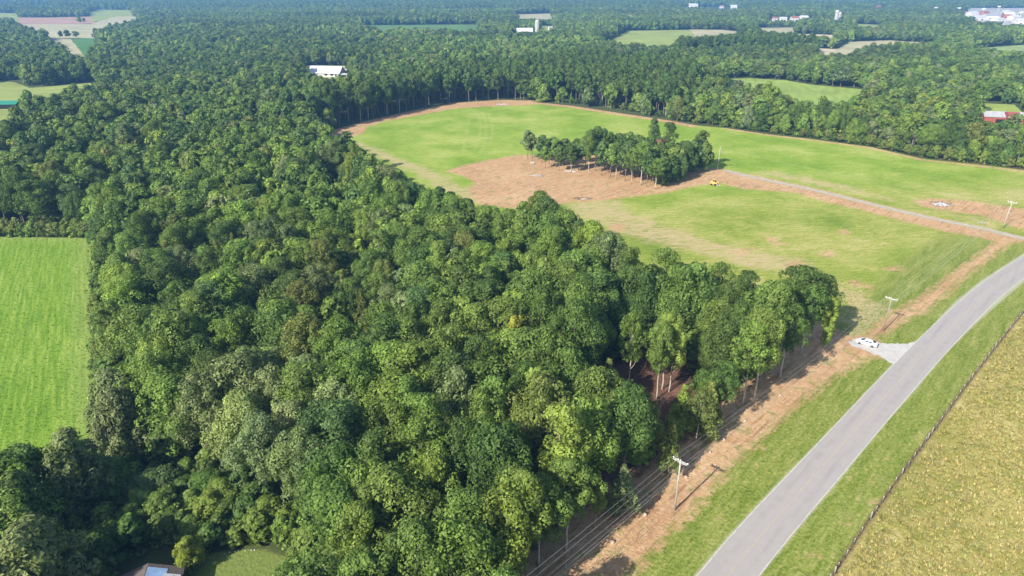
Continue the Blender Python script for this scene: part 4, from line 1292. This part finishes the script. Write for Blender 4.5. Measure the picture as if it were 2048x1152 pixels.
#OBJECTS#
# ------------------------------------------------------------------ power poles and lines
def px_m(px, py):
    """metres per photograph pixel (across) at a ground point"""
    x, y = G(px, py)
    return (y * CP + H * SP) / FPX
LINE_A = math.radians(44)          # direction of the line, from +Y towards +X
def pole_thing(px, py, h, label, lean=0.0, arms=1, kind='cross', mat='pole_grey', at=None, az=LINE_A):
    x, y = at or G(px, py)
    t = thing('power_pole', label, 'power pole', (x, y, 0), -az, 'power poles')
    # local +Y runs along the line, +X across it
    mb = MB(); mb.tube([(0, 0, -.3), (lean * .5, 0, h * .5), (lean, 0, h)], [.165, .135, .11], 9)
    mb.build('pole', M[mat], t, True)
    if kind == 'cross':
        for a in range(arms):
            zz = h - .45 - a * .9
            mb = MB()
            for s in ((-.16, .16) if arms > 1 or kind == 'cross' else (0,)):
                mb.box((lean, s, zz), (2.6, .09, .12))
            mb.box((lean, 0, zz), (.28, .30, .10))
            arm = mb.build('crossarm', M['arm'], t)
            mb = MB()
            for s in (-1, 1):
                mb.tube([(lean + s * 1.0, .21, zz - .05), (lean, .19, zz - .85)], .035, 5)
            mb.build('brace', M['arm'], t)
            for q in (-1.3, -.45, 1.3):
                mb = MB()
                mb.tube([(lean + q, 0, zz + .07), (lean + q, 0, zz + .16), (lean + q, 0, zz + .28), (lean + q, 0, zz + .36)], [.05, .11, .13, .06], 8)
                mb.build('insulator', M['porcelain'], t, True)
    else:
        mb = MB(); mb.tube([(lean, 0, h), (lean, 0, h + .15), (lean, 0, h + .38)], [.06, .12, .07], 8)
        mb.build('insulator', M['porcelain'], t, True)
        mb = MB(); mb.tube([(.42, .05, h - 2.5), (.42, .05, h - 2.42), (.42, .05, h - 1.6), (.42, .05, h - 1.5), (.42, .05, h - 1.45)], [.20, .26, .26, .20, .08], 12)
        tr_ = mb.build('transformer', M['steel'], t, True)
        mb = MB(); mb.box((-.5, 0, h - 2.6), (.9, .10, .10))
        mb.build('bracket', M['arm'], t)
    return (x, y)
P1 = pole_thing(1349, 1020, 10.4, 'nearest grey power pole with a white double crossarm beside the dirt strip', arms=1)
P2 = pole_thing(1767, 662, 9.4, 'brown power pole with pale crossarm standing on the dirt strip behind the white car', mat='pole_wood')
P3 = pole_thing(2005, 457, 10.2, 'pale power pole with crossarm beside the farm lane near the frame edge', lean=.5)
P4 = pole_thing(1435, 340, 10.5, 'pale single pole with a transformer at the lane end by the grove', kind='single', az=math.radians(-45))
def along(a, b, k): return (a[0] + (b[0] - a[0]) * k, a[1] + (b[1] - a[1]) * k)
P0 = along(P1, P2, -0.95)
P5 = along(P2, P3, 2.0)
pole_thing(0, 0, 10.4, 'power pole standing beyond the right frame edge further along the line', at=P5) if False else None
def wire(a, za, b, zb, off, label, r=0.017, sag=1.3):
    A, B = Vector((a[0], a[1], 0)), Vector((b[0], b[1], 0))
    d = (B - A).normalized(); n = Vector((d.y, -d.x, 0))
    pts = []
    for i in range(25):
        t = i / 24
        p = A.lerp(B, t) + n * off
        p.z = za + (zb - za) * t - sag * 4 * t * (1 - t)
        pts.append(p)
    mb = MB(); mb.tube(pts, r, 4)
    tag(mb.build('power_line', M['wire'], None), label, 'power line', 'power lines')
sides = [(-1.3, 'left'), (-.45, 'middle'), (1.3, 'right')]
for off, wd in sides:
    wire(P0, 10.3, P1, 10.3, off, '%s upper wire running from the nearest pole down out of the frame' % wd)
    wire(P1, 10.3, P2, 9.3, off, '%s upper wire between the nearest pole and the pole behind the white car' % wd)
    wire(P2, 9.3, P3, 10.1, off, '%s upper wire between the pole behind the car and the lane pole' % wd)
    wire(P3, 10.1, P5, 10.1, off, '%s upper wire leaving the lane pole towards the right frame edge' % wd)
for a, za, b, zb, tx in ((P0, 7.8, P1, 7.8, 'from the nearest pole down out of the frame'), (P1, 7.8, P2, 7.0, 'between the nearest pole and the pole behind the white car'), (P2, 7.0, P3, 7.6, 'between the pole behind the car and the lane pole')):
    wire(a, za, b, zb, 0.22, 'low cable ' + tx, r=.023)
    wire(a, za + 1.1, b, zb + 1.1, -.2, 'thin neutral wire ' + tx, r=.018)
wire(P3, 9.0, P4, 10.4, 0, 'single wire crossing the meadow from lane pole to transformer pole', r=.015)

# ------------------------------------------------------------------ white car on the gravel drive
def loft(mb, secs, close=True):
    n = len(secs[0])
    vs = [v for s in secs for v in s]
    fs = [(i * n + j, (i + 1) * n + j, (i + 1) * n + (j + 1) % n, i * n + (j + 1) % n) for i in range(len(secs) - 1) for j in range(n)]
    if close:
        fs.append(tuple(range(n)))
        fs.append(tuple((len(secs) - 1) * n + j for j in range(n - 1, -1, -1)))
    return mb.add(vs, fs)
fw_, rw_ = G(1721.5, 686.5, .32), G(1742.5, 692.0, .32)
ax = Vector((fw_[0] - rw_[0], fw_[1] - rw_[1], 0)).normalized()
cx_ = Vector((fw_[0] + rw_[0], fw_[1] + rw_[1], 0)) / 2 + Vector((-ax.y, ax.x, 0)) * -.8 * 1
print('car axis', ax, 'wheelbase', (Vector(fw_) - Vector(rw_)).length)
car = thing('parked_car', 'white four-door saloon parked on the pale gravel driveway beside the road', 'car', (cx_.x, cx_.y, .004), math.atan2(ax.y, ax.x))
def body_sec(x, zl, zh, hw):
    return [(x, -hw * .88, zl), (x, -hw, zl + .12), (x, -hw, (zl + zh) * .5), (x, -hw * .96, zh - .06), (x, -hw * .84, zh), (x, hw * .84, zh), (x, hw * .96, zh - .06), (x, hw, (zl + zh) * .5), (x, hw, zl + .12), (x, hw * .88, zl)]
mb = MB()
loft(mb, [body_sec(*q) for q in [(-2.38, .42, .82, .66), (-2.30, .30, .98, .80), (-1.95, .24, 1.02, .88), (-1.0, .20, .98, .91), (0, .19, .95, .92), (1.0, .20, .93, .91), (1.7, .22, .88, .89), (2.2, .28, .76, .80), (2.36, .40, .64, .64)]])
body = mb.build('body', M['white_paint'], car, True)
def cab_sec(x, zb, zt, hb, ht_):
    return [(x, -hb, zb), (x, -ht_ - .03, zt - .06), (x, -ht_ + .06, zt), (x, ht_ - .06, zt), (x, ht_ + .03, zt - .06), (x, hb, zb)]
mb = MB()
loft(mb, [cab_sec(*q) for q in [(-2.0, .96, 1.01, .76, .66), (-1.15, .92, 1.36, .80, .60), (-.3, .92, 1.45, .82, .61), (.35, .90, 1.40, .82, .60), (1.35, .88, .93, .78, .68)]])
mb.build('roof', M['white_paint'], car, True)
def panel(name, pts, mat, parent):
    mb = MB(); mb.add(pts, [tuple(range(len(pts)))])
    o = mb.build(name, mat, parent)
    s_ = o.modifiers.new('thick', 'SOLIDIFY'); s_.thickness = .02; s_.offset = 0
    return o
for s in (-1, 1):
    panel('side_window', [(.28, s * .835, .98), (-.42, s * .84, .98), (-.42, s * .70, 1.36), (.12, s * .70, 1.33)], M['glass'], car)
    panel('side_window', [(-.50, s * .84, .98), (-1.35, s * .82, 1.0), (-1.10, s * .70, 1.29), (-.50, s * .70, 1.36)], M['glass'], car)
panel('windscreen', [(1.30, -.66, .965), (1.30, .66, .965), (.50, .54, 1.375), (.50, -.54, 1.375)], M['glass'], car)
panel('rear_window', [(-1.86, -.60, 1.09), (-1.86, .60, 1.09), (-1.22, .50, 1.37), (-1.22, -.50, 1.37)], M['glass'], car)
for x in (-1.38, 1.42):
    for s in (-1, 1):
        mb = MB(); mb.tube([(x, s * .70, .33), (x, s * .93, .33)], .33, 16)
        wl = mb.build('wheel', M['rubber'], car)
        mb = MB(); mb.tube([(x, s * .90, .33), (x, s * .945, .33)], .21, 12)
        mb.build('rim', M['rim'], wl)
for s in (-1, 1):
    mb = MB(); mb.box((-2.30, s * .62, .84), (.16, .30, .14)); mb.build('tail_light', M['red_light'], car)
    mb = MB(); mb.box((2.22, s * .60, .62), (.18, .28, .12)); mb.build('headlight', M['clear_light'], car)
    mb = MB(); mb.box((.75, s * .98, 1.0), (.14, .16, .12)); mb.build('mirror', M['white_paint'], car)
mb = MB(); mb.box((-2.36, 0, .38), (.10, 1.3, .22)); mb.build('bumper', M['dark'], car)

# ------------------------------------------------------------------ yellow skid loader
x, y = G(1428, 370)
sk = thing('skid_loader', 'small yellow skid loader with black cab parked on rough grass near the grove', 'loader', (x, y, 0), math.radians(-35))
s0 = .0
mb = MB(); loft(mb, [[(-1.5, -.75, .5), (-1.5, -.75, 1.3), (-1.5, .75, 1.3), (-1.5, .75, .5)], [(-.5, -.8, .4), (-.5, -.8, 1.5), (-.5, .8, 1.5), (-.5, .8, .4)], [(1.0, -.75, .4), (1.0, -.75, .95), (1.0, .75, .95), (1.0, .75, .4)]])
mb.build('body', M['yellow_paint'], sk)
mb = MB(); mb.box((-.1, 0, 1.72), (1.3, 1.1, 1.1), taper=.9); mb.build('cab', M['dark'], sk)
mb = MB(); mb.box((-.1, 0, 2.32), (1.4, 1.15, .08)); mb.build('cab_roof', M['yellow_paint'], sk)
for s in (-1, 1):
    mb = MB(); mb.tube([(-1.5, s * .95, 1.5), (.2, s * .95, 1.7), (1.5, s * .92, .9), (1.7, s * .9, .4)], .14, 5)
    mb.build('loader_arm', M['yellow_paint'], sk)
    for x in (-.85, .65):
        mb = MB(); mb.tube([(x, s * .8, .42), (x, s * 1.12, .42)], .42, 14); mb.build('wheel', M['rubber'], sk)
mb = MB(); mb.add([(1.6, -1.0, .1), (1.6, 1.0, .1), (2.4, 1.0, .05), (2.4, -1.0, .05), (1.6, -1.0, .75), (1.6, 1.0, .75)], [(0, 1, 2, 3), (0, 4, 5, 1), (0, 3, 4), (1, 5, 2)])
mb.build('bucket', M['steel'], sk)

# ------------------------------------------------------------------ pasture fence
FL = [Vector(G(*p)) for p in [(1620, 1228), (1666, 1152), (1741, 1038), (1803, 950), (1861, 871), (1943, 758), (1991, 695), (2048, 623), (2130, 535)]]
fen_ = thing('wire_fence', 'long wire fence with wooden posts and white-topped steel posts along the tan hayfield', 'fence', (FL[0].x, FL[0].y, 0))
def on_line(L, s):
    for a, b in zip(L[:-1], L[1:]):
        l = (b - a).length
        if s <= l: return a.lerp(b, s / l), (b - a).normalized()
        s -= l
    return L[-1], (L[-1] - L[-2]).normalized()
total = sum((b - a).length for a, b in zip(FL[:-1], FL[1:]))
o0 = Vector((FL[0].x, FL[0].y, 0))
postm = MB(); postm.tube([(0, 0, -.3), (0, 0, 1.6)], [.11, .095], 8)
pme = mesh_of(postm, 'wooden_post', M['fence_wood'])
stm = MB(); stm.box((0, 0, .62), (.06, .06, 1.3)); 
sme = mesh_of(stm, 'steel_post', M['steel'])
tpm = MB(); tpm.box((0, 0, 1.31), (.07, .07, .12)); tme = mesh_of(tpm, 'post_top', M['white_paint'])
wood_at = [(FLp - FL[0]).length for FLp in [Vector(G(*p)) for p in ((1668, 1148), (1741, 1038), (1803, 950), (1862, 868), (1857, 880), (1943, 758), (1990, 697))]]
for s in wood_at:
    p, d = on_line(FL, s)
    q = link('wooden_post', pme, fen_); q.location = Vector((p.x, p.y, 0)) - o0
s = 1.0
while s < total:
    p, d = on_line(FL, s)
    if all(abs(s - w_) > 1.2 for w_ in wood_at):
        q = link('steel_post', sme, fen_); q.location = Vector((p.x, p.y, 0)) - o0; q.rotation_euler = (random.uniform(-.05, .05), random.uniform(-.05, .05), 0)
        q2 = link('post_top', tme, q)
    s += 3.3
for zz in (.25, .5, .75, 1.0, 1.2):   # strands
    mb = MB()
    mb.tube([Vector((p.x, p.y, zz)) - o0 for p in FL], .008, 4)
    mb.build('wire_strand', M['rust_wire'], fen_)
mb = MB()
rr = random.Random(4)
s = 0
while s < total:         # dead weeds caught in the wire
    p, d = on_line(FL, s)
    for _ in range(1):
        b = Vector((p.x + rr.uniform(-.3, .3), p.y + rr.uniform(-.3, .3), 0)) - o0
        h_ = rr.uniform(.2, .75); w_ = rr.uniform(.04, .12)
        e_ = b + Vector((rr.uniform(-.3, .3), rr.uniform(-.3, .3), h_))
        mb.add([b - Vector((w_, w_ * .5, 0)), b + Vector((w_, w_ * .5, 0)), e_], [(0, 1, 2)])
    s += .22
wd_ = mb.build('dead_weeds', plain('weed_brown', (.11, .075, .05), .95, .1, var=.3), None)
wd_.location = o0
tag(wd_, 'brown dead weeds along the foot of the wire fence', 'weeds', kind='stuff')

# ------------------------------------------------------------------ burnt heaps, logs and litter
def heap(px, py, rx, ry, label, n=26, cat='ash heap', ashm='ash', logm='char', h=.5, seed=0):
    x, y = G(px, py)
    rr = random.Random(seed)
    t = thing('burn_pile' if cat == 'ash heap' else 'log_pile', label, cat, (x, y, 0))
    mb = MB()
    nr, na2 = 5, 16
    vs = [(0, 0, h)]
    for i in range(1, nr + 1):
        for j in range(na2):
            a = 2 * math.pi * j / na2
            q = i / nr * rr.uniform(.85, 1.12)
            vs.append((rx * q * math.cos(a), ry * q * math.sin(a), h * (1 - (i / nr) ** 2) * rr.uniform(.6, 1.3) - (.05 if i == nr else 0)))
    fs = [(0, 1 + j, 1 + (j + 1) % na2) for j in range(na2)]
    for i in range(nr - 1):
        for j in range(na2):
            fs.append((1 + i * na2 + j, 1 + (i + 1) * na2 + j, 1 + (i + 1) * na2 + (j + 1) % na2, 1 + i * na2 + (j + 1) % na2))
    mb.add(vs, fs); mb.build('ash' if cat == 'ash heap' else 'earth', M[ashm], t)
    mb = MB()
    for i in range(n):
        a = rr.uniform(0, 6.28); q = rr.uniform(.5, 1.15); L = rr.uniform(.8, 2.4); b = rr.uniform(0, 6.28)
        c0 = Vector((rx * q * math.cos(a), ry * q * math.sin(a), rr.uniform(.1, .4)))
        dv = Vector((math.cos(b), math.sin(b), rr.uniform(-.1, .25))) * L / 2
        mb.tube([c0 - dv, c0 + dv], rr.uniform(.05, .14), 5)
    mb.build('logs', M[logm], t)
heap(1883, 409, 3.8, 2.9, 'pale ash heap ringed by charred logs on bare earth beyond the lane', seed=1, n=24)
heap(690, 269, 4.2, 3.4, "white ash heap on bare earth at the meadow's left tip", seed=2)
heap(1004, 209, 5.0, 1.8, 'pale heap of cut logs on bare earth at the far end of the meadow', cat='log heap', ashm='ash', logm='cut_wood', seed=3)
heap(1140, 343, 3.6, 1.6, 'whitish heap of debris under the left half of the grove', cat='log heap', ashm='ash', logm='cut_wood', seed=4)
heap(1066, 326, 1.6, .9, 'small whitish heap beside the leftmost trunks of the grove', cat='log heap', ashm='ash', logm='cut_wood', seed=5, n=8, h=.6)
heap(1165, 398, 3.4, 1.4, 'dark heap of brushwood on bare earth behind the wood edge', cat='log heap', ashm='cut_wood', logm='bark', seed=6, n=30, h=.3)
heap(1075, 352, 2.6, 1.5, 'grey brushwood heap on the bare clearing left of the grove', cat='log heap', ashm='cut_wood', logm='dead_wood', seed=7, n=30, h=.2)
mb = MB()
rr = random.Random(12)
LZ = [(DIRT[1], 520, (880, 1450, 315, 400)), (DIRT[0], 620, (1080, 1700, 700, 1152))]
for P, n, (a0, a1, b0, b1) in LZ:
    k_ = 0
    while k_ < n:
        px, py = rr.uniform(a0, a1), rr.uniform(b0, b1)
        x, y = G(px, py)
        if sdist(P, np.array([x]), np.array([y]))[0] < 1.0: continue
        k_ += 1
        L = rr.uniform(.2, .9) * (2.2 if y > 240 else 1); b = rr.uniform(0, 3.14) if rr.random() < .5 else rr.gauss(.8, .3)
        c0 = Vector((x, y, .06)); dv = Vector((math.cos(b), math.sin(b), rr.uniform(-.03, .06))) * L / 2
        mb.tube([c0 - dv, c0 + dv + Vector((rr.uniform(-.1, .1), rr.uniform(-.1, .1), 0))], rr.uniform(.02, .06) * (1.6 if y > 240 else 1), 4)
tag(mb.build('wood_litter', M['cut_wood'], None), 'broken sticks and wood chips strewn over the cleared earth', 'wood litter', kind='stuff')
for px, py, dx, dy, m, lab in ((1301, 993, 18, -13, 'orange', 'yellow plastic marker lying slanted beside the wires near the nearest pole'),
                               (2036, 461, -4, -14, 'orange', 'orange marker stake leaning at the lane bend near the right edge')):
    a_, b_ = G3(px, py), G3(px + dx, py + dy * .3, .6 if dx > 0 else 1.5)
    if dx < 0: b_ = Vector((a_.x - .4, a_.y + .1, 1.8))
    mb = MB(); mb.tube([a_, b_], .06, 5)
    tag(mb.build('marker_stake', M[m], None), lab, 'marker')
x, y = G(1966, 449)
t = thing('yard_gate', 'small pale metal gate panel and yellow posts beside the farm lane', 'gate', (x, y, 0), math.radians(-20))
for s in (-1.6, 1.6):
    mb = MB(); mb.tube([(s, 0, -.1), (s + .1, 0, 1.7 if s > 0 else 1.2)], .08, 6); mb.build('post', M['orange'] if s > 0 else M['steel'], t)
mb = MB()
for i in range(5): mb.tube([(-1.5, 0, .3 + i * .2), (1.5, 0, .3 + i * .2)], .03, 4)
for i in range(4): mb.tube([(-1.5 + i, 0, .25), (-1.5 + i, 0, 1.15)], .03, 4)
mb.build('gate_panel', M['steel'], t)

L = [Vector(G(*p)) for p in ((398, 1128), (415, 1119), (440, 1109), (475, 1102), (520, 1100))]
rr = random.Random(3)
t = thing('stone_edging', 'low row of pale stones edging the far side of the mown lawn', 'stones', (L[0].x, L[0].y, 0))
s = 0.0
while s < sum((b - a).length for a, b in zip(L[:-1], L[1:])):
    p, d = on_line(L, s)
    q = rr.uniform(.08, .17)
    mb = MB(); mb.tube([(p.x - L[0].x, p.y - L[0].y, -.05), (p.x - L[0].x, p.y - L[0].y, q * .7), (p.x - L[0].x, p.y - L[0].y, q)], [q, q * .9, q * .4], 7)
    mb.build('stone', M['concrete'], t)
    s += rr.uniform(.45, 1.1)
# ------------------------------------------------------------------ buildings
def gable(name, label, cat, px, py, L, W, hw_, hr, rz, wall, roof, group=None, doors=(), windows=(), at=None, over=.4, open_side=None):
    """ridge runs along local X; windows/doors: (side, position along, width, height, sill)"""
    x, y = at or G(px, py)
    t = thing(name, label, cat, (x, y, 0), rz, group)
    mb = MB()
    a, b = L / 2, W / 2
    vs = [(-a, -b, -.1), (a, -b, -.1), (a, b, -.1), (-a, b, -.1), (-a, -b, hw_), (a, -b, hw_), (a, b, hw_), (-a, b, hw_), (-a, 0, hw_ + hr - .05), (a, 0, hw_ + hr - .05)]
    mb.add(vs, [(0, 1, 5, 4), (1, 2, 6, 9, 5), (2, 3, 7, 6), (3, 0, 4, 8, 7)])
    mb.build('wall', wall, t)
    mb = MB()
    k_ = over * hr / b
    for s in (-1, 1):
        e = [(-a - over, s * (b + over), hw_ - k_), (a + over, s * (b + over), hw_ - k_), (a + over, 0, hw_ + hr), (-a - over, 0, hw_ + hr)]
        e2 = [(p[0], p[1], p[2] + .14) for p in e]
        mb.add(e + e2, [(0, 1, 2, 3), (4, 5, 6, 7), (0, 1, 5, 4), (1, 2, 6, 5), (2, 3, 7, 6), (3, 0, 4, 7)])
    mb.build('roof', roof, t)
    for nm_, lst, mt in (('window', windows, M['glass']), ('door', doors, M['dark'])):
        for sd_, pos, w_, h_, sill in lst:
            mb = MB()
            if sd_ == 'front': mb.box((pos, -b - .02, sill + h_ / 2), (w_, .08, h_))
            elif sd_ == 'right': mb.box((a + .02, pos, sill + h_ / 2), (.08, w_, h_))
            elif sd_ == 'left': mb.box((-a - .02, pos, sill + h_ / 2), (.08, w_, h_))
            mb.build(nm_, mt, t)
    return t
R_ = math.radians
# near house at the bottom edge: brown shingles, half covered by a blue and white tarp
hx_, hy_ = G(303, 1128, 4.6)
t = thing('house', 'low house at the bottom edge, brown shingled roof under a blue and white tarp', 'house', (hx_ + .6, hy_ - 4.9, 0), R_(103))
mb = MB(); mb.box((0, 0, 1.4), (9.6, 8.2, 3.0)); mb.build('wall', M['white_wall'], t)
def slope(mb, x0, x1, y0, y1, lift=0.0, th=.12, ridge=4.6, eave=2.85, half=4.6):
    zf = lambda y: ridge - (ridge - eave) * abs(y) / half + lift
    e = [(x0, y0, zf(y0)), (x1, y0, zf(y0)), (x1, y1, zf(y1)), (x0, y1, zf(y1))]
    mb.add(e + [(p[0], p[1], p[2] - th) for p in e], [(0, 1, 2, 3), (7, 6, 5, 4), (0, 4, 5, 1), (1, 5, 6, 2), (2, 6, 7, 3), (3, 7, 4, 0)])
mb = MB(); slope(mb, -5.2, 5.2, 0, 4.6); slope(mb, -5.2, 5.2, -4.6, 0); rf = mb.build('roof', M['brown_shingle'], t)
mb = MB(); slope(mb, -4.8, 4.5, -2.6, -.15, lift=.05, th=.03); mb.build('tarp', M['blue_tarp'], rf)
mb = MB(); slope(mb, -4.6, 3.6, -4.4, -2.3, lift=.10, th=.03); slope(mb, -3.0, 1.6, -2.6, -1.2, lift=.12, th=.02); mb.build('tarp', M['white_roof'], rf)
mb = MB()
for i, (yy, l_) in enumerate(((-1.0, 2.0), (-1.7, 3.0), (-3.0, 3.4), (-3.8, 2.5))):
    zz = 4.6 - 1.75 * abs(yy) / 4.6 + .2
    mb.box((-1.5 + i * 1.3, yy, zz), (l_, .14, .08), rz=.2 * (i - 1))
mb.build('batten', M['cut_wood'], rf)
# far farm and village buildings
def scale_at(px, py): return px_m(px, py)
white = gable('house', 'large white-roofed house in a clearing of the left woods', 'house', 655, 152, 30, 14, 4.0, 5.0, R_(-12), M['white_wall'], M['white_roof'],
              windows=(('front', 2, 3, 1.5, 1.2), ('front', 8, 3, 1.5, 1.2)), doors=(('front', 12, 1.6, 2.4, 0),), over=1.2)
gable('house_wing', 'white-roofed wing at the left of the large white house', 'house', 631, 152, 15, 10, 3.4, 3.4, R_(38), M['white_wall'], M['white_roof'], windows=(('front', 0, 2, 1.2, 1.2),), over=.8)
gable('annexe', 'small grey-roofed annexe at the right end of the large white house', 'house', 685, 150, 10, 8, 3.4, 2.2, R_(-12), M['white_wall'], M['grey_roof'], windows=(('front', 0, 2.2, 1.2, 1.1),), over=.6)
gable('carport', 'low flat white carport in front of the large white house', 'shed', 690, 154, 8, 5, 2.6, .6, R_(-12), M['white_wall'], M['white_roof'], doors=(('front', 0, 5, 2.2, 0),))
gable('barn', 'red barn with long pale metal roof beyond the right tree line', 'barn', 2000, 246, 22, 9, 4.4, 2.6, R_(-14), M['red_wall'], M['grey_roof'], doors=(('front', -1, 7, 3.0, 0),), windows=(('right', 0, 1.2, 1.2, 1.5),))
gable('barn', 'tall red-walled barn block at the right end of the long pale roof', 'barn', 2019, 249, 6.5, 7, 6.6, 1.0, R_(-14), M['red_wall'], M['red_wall'], doors=(('left', 0, 2, 2.4, 0),), over=.1)
gable('shed', 'lower brick shed with pale roof in front of the red barn', 'shed', 2020, 264, 9, 8, 3.2, 2.0, R_(-62), M['brick'], M['grey_roof'], doors=(('left', 0, 4.5, 2.4, 0),))
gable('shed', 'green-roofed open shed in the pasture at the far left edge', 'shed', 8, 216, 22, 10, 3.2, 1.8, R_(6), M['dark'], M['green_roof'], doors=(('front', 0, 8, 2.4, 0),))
gable('house', 'rusty-roofed house hidden behind the tall trees of the grove', 'house', 1302, 300, 15, 8, 3.0, 2.8, R_(12), M['white_wall'], M['rust_roof'], windows=(('front', -5.5, 1.4, 1.3, 1.0), ('front', 0, 1.4, 1.3, 1.0)), doors=(('front', -2.5, 1, 2.1, 0),))
gable('shed', 'small grey-roofed shed in the shade within the grove', 'shed', 1310, 324, 5, 4, 2.4, 1.2, R_(-20), M['fence_wood'], M['grey_roof'], doors=(('front', 0, 1.2, 1.9, 0),))
gable('barn', 'long white-roofed barn left of the lone silo', 'barn', 1049, 71, 26, 14, 7, 5, R_(4), M['white_wall'], M['white_roof'], doors=(('front', 3, 6, 4, 0),), over=.8)
gable('shed', 'tiny pale shed right of the lone silo', 'shed', 1101, 60, 8, 6, 4, 2.4, R_(20), M['white_wall'], M['grey_roof'], doors=(('front', 0, 2, 2.4, 0),))
def silo(px, py, h, r, label, dome='white_roof', wall='concrete', group=None):
    x, y = G(px, py)
    t = thing('silo', label, 'silo', (x, y, 0), 0, group)
    mb = MB(); mb.tube([(0, 0, -.2), (0, 0, h)], r, 20, cap=False)
    for i in range(8): mb.tube([(0, 0, h * (i + .5) / 8), (0, 0, h * (i + .5) / 8 + .25)], r + .06, 20)
    mb.build('wall', M[wall], t)
    mb = MB(); mb.tube([(0, 0, h), (0, 0, h + r * .5), (0, 0, h + r * .85), (0, 0, h + r)], [r + .15, r * .85, r * .5, .1], 20)
    mb.build('dome', M[dome], t, True)
    mb = MB(); mb.box((r * .7, -r * .78, h / 2), (.8, .8, h)); mb.build('chute', M['steel'], t)
silo(1074, 66, 18.5, 3.6, 'lone concrete silo with white dome standing above the middle woods')
silo(1671, 46, 23, 4.2, 'wider concrete silo with white dome, left of a pair right of centre', group='pair of silos')
silo(1677, 45, 19, 3.2, 'narrower pale silo, right one of a pair right of centre', group='pair of silos')
FAR = [  # px, py (foot), width px, height m, depth m, wall, roof, label
    (1549, 39, 10, 6, 14, 'white_wall', 'rust_roof', 'leftmost low reddish-roofed building of the near hamlet left of the silos'),
    (1565, 39, 13, 6, 16, 'white_wall', 'white_roof', 'white building second from the left in the hamlet left of the silos'),
    (1588, 39, 14, 7, 14, 'white_wall', 'rust_roof', 'reddish-roofed white building in the middle of the hamlet left of the silos'),
    (1606, 39, 15, 8, 16, 'white_wall', 'white_roof', 'bright white building nearest the pair of silos'),
    (1616, 45, 8, 5, 10, 'white_wall', 'grey_roof', 'small grey-roofed shed below the hamlet left of the silos'),
    (1695, 43, 6, 5, 8, 'white_wall', 'white_roof', 'small white shed just right of the pair of silos'),
    (1386, 12, 17, 9, 20, 'white_wall', 'white_roof', 'long white building near the horizon, left one of three'),
    (1443, 14, 8, 7, 14, 'white_wall', 'rust_roof', 'small reddish-white house near the horizon, middle one of three'),
    (1467, 14, 12, 8, 16, 'white_wall', 'white_roof', 'white building near the horizon, right one of three'),
    (914, 29, 7, 6, 10, 'white_wall', 'white_roof', 'tiny white house alone in the middle woods'),
    (1757, 13, 7, 6, 12, 'brick', 'rust_roof', 'tiny reddish roof near the horizon right of centre'),
    (1720, 26, 6, 5, 10, 'white_wall', 'white_roof', 'tiny white house above and right of the silos'),
    (1896, 29, 26, 5, 14, 'white_wall', 'white_roof', 'long thin white building at the left end of the town'),
    (1925, 27, 12, 7, 18, 'white_wall', 'rust_roof', 'reddish-roofed building at the upper left of the town'),
    (1943, 29, 16, 8, 22, 'white_wall', 'white_roof', 'upper white warehouse at the left of the town'),
    (1950, 37, 27, 7, 30, 'white_wall', 'white_roof', 'large bright white warehouse at the left of the town'),
    (1979, 36, 24, 9, 26, 'white_wall', 'grey_roof', 'grey-roofed warehouse in the middle of the town'),
    (1995, 41, 18, 6, 22, 'white_wall', 'white_roof', 'front white warehouse in the middle of the town'),
    (1980, 45, 34, 4, 16, 'concrete', 'grey_roof', 'long low grey building at the lower edge of the town'),
    (2012, 34, 14, 10, 18, 'brick', 'white_roof', 'brick building with white roof right of the town middle'),
    (2026, 38, 16, 8, 20, 'white_wall', 'white_roof', 'white building toward the right of the town'),
    (2040, 46, 22, 8, 24, 'white_wall', 'white_roof', 'bright white warehouse cut by the right frame edge'),
    (2030, 27, 16, 7, 18, 'white_wall', 'grey_roof', 'grey-roofed building at the upper right of the town'),
    (1968, 27, 12, 7, 18, 'brick', 'rust_roof', 'reddish building behind the town warehouses'),
    (2010, 25, 12, 7, 16, 'white_wall', 'white_roof', 'small white building behind the town middle'),
    (65, 15, 14, 6, 14, 'white_wall', 'white_roof', 'pale building among trees near the upper left corner'),
    (296, 9, 14, 8, 16, 'white_wall', 'white_roof', 'white building on the left horizon above the far fields'),
]
for px, py, wp, hh, dd, wl, rf_, lab in FAR:
    s_ = px_m(px, py + 3)
    gable('building', lab, 'building', px, py + 3, wp * s_, dd, hh * 1.05, hh * .45, R_(random.uniform(-14, 14)), M[wl], M[rf_], 'far buildings', doors=(('front', wp * s_ * .2, 4, 3.2, 0),), windows=(('front', -wp * s_ * .2, 5, 1.6, 1.6),), over=.8)
for px, py, tp, lab in ((1869, 30, 19, 'leftmost tall floodlight mast at the town'), (1915, 31, 17, 'second floodlight mast from the left at the town'), (1963, 36, 19, 'floodlight mast above the white warehouses'),
                        (1994, 30, 14, 'floodlight mast behind the middle of the town'), (2038, 42, 26, 'rightmost floodlight mast at the town')):
    x, y = G(px, py)
    hh = 0
    for zt in np.arange(5, 60, .5):
        if proj(x, y, zt)[1] < tp: hh = zt; break
    hh = min(max(hh, 18), 38)
    t = thing('floodlight_mast', lab, 'floodlight', (x, y, 0), 0, 'floodlight masts')
    mb = MB(); mb.tube([(0, 0, 0), (0, 0, hh)], [.5, .3], 6); mb.build('mast', M['white_wall'], t)
    mb = MB(); mb.box((0, 0, hh + 1.2), (9, 1.2, 2.6)); mb.build('lamp_bank', M['white_paint'], t)
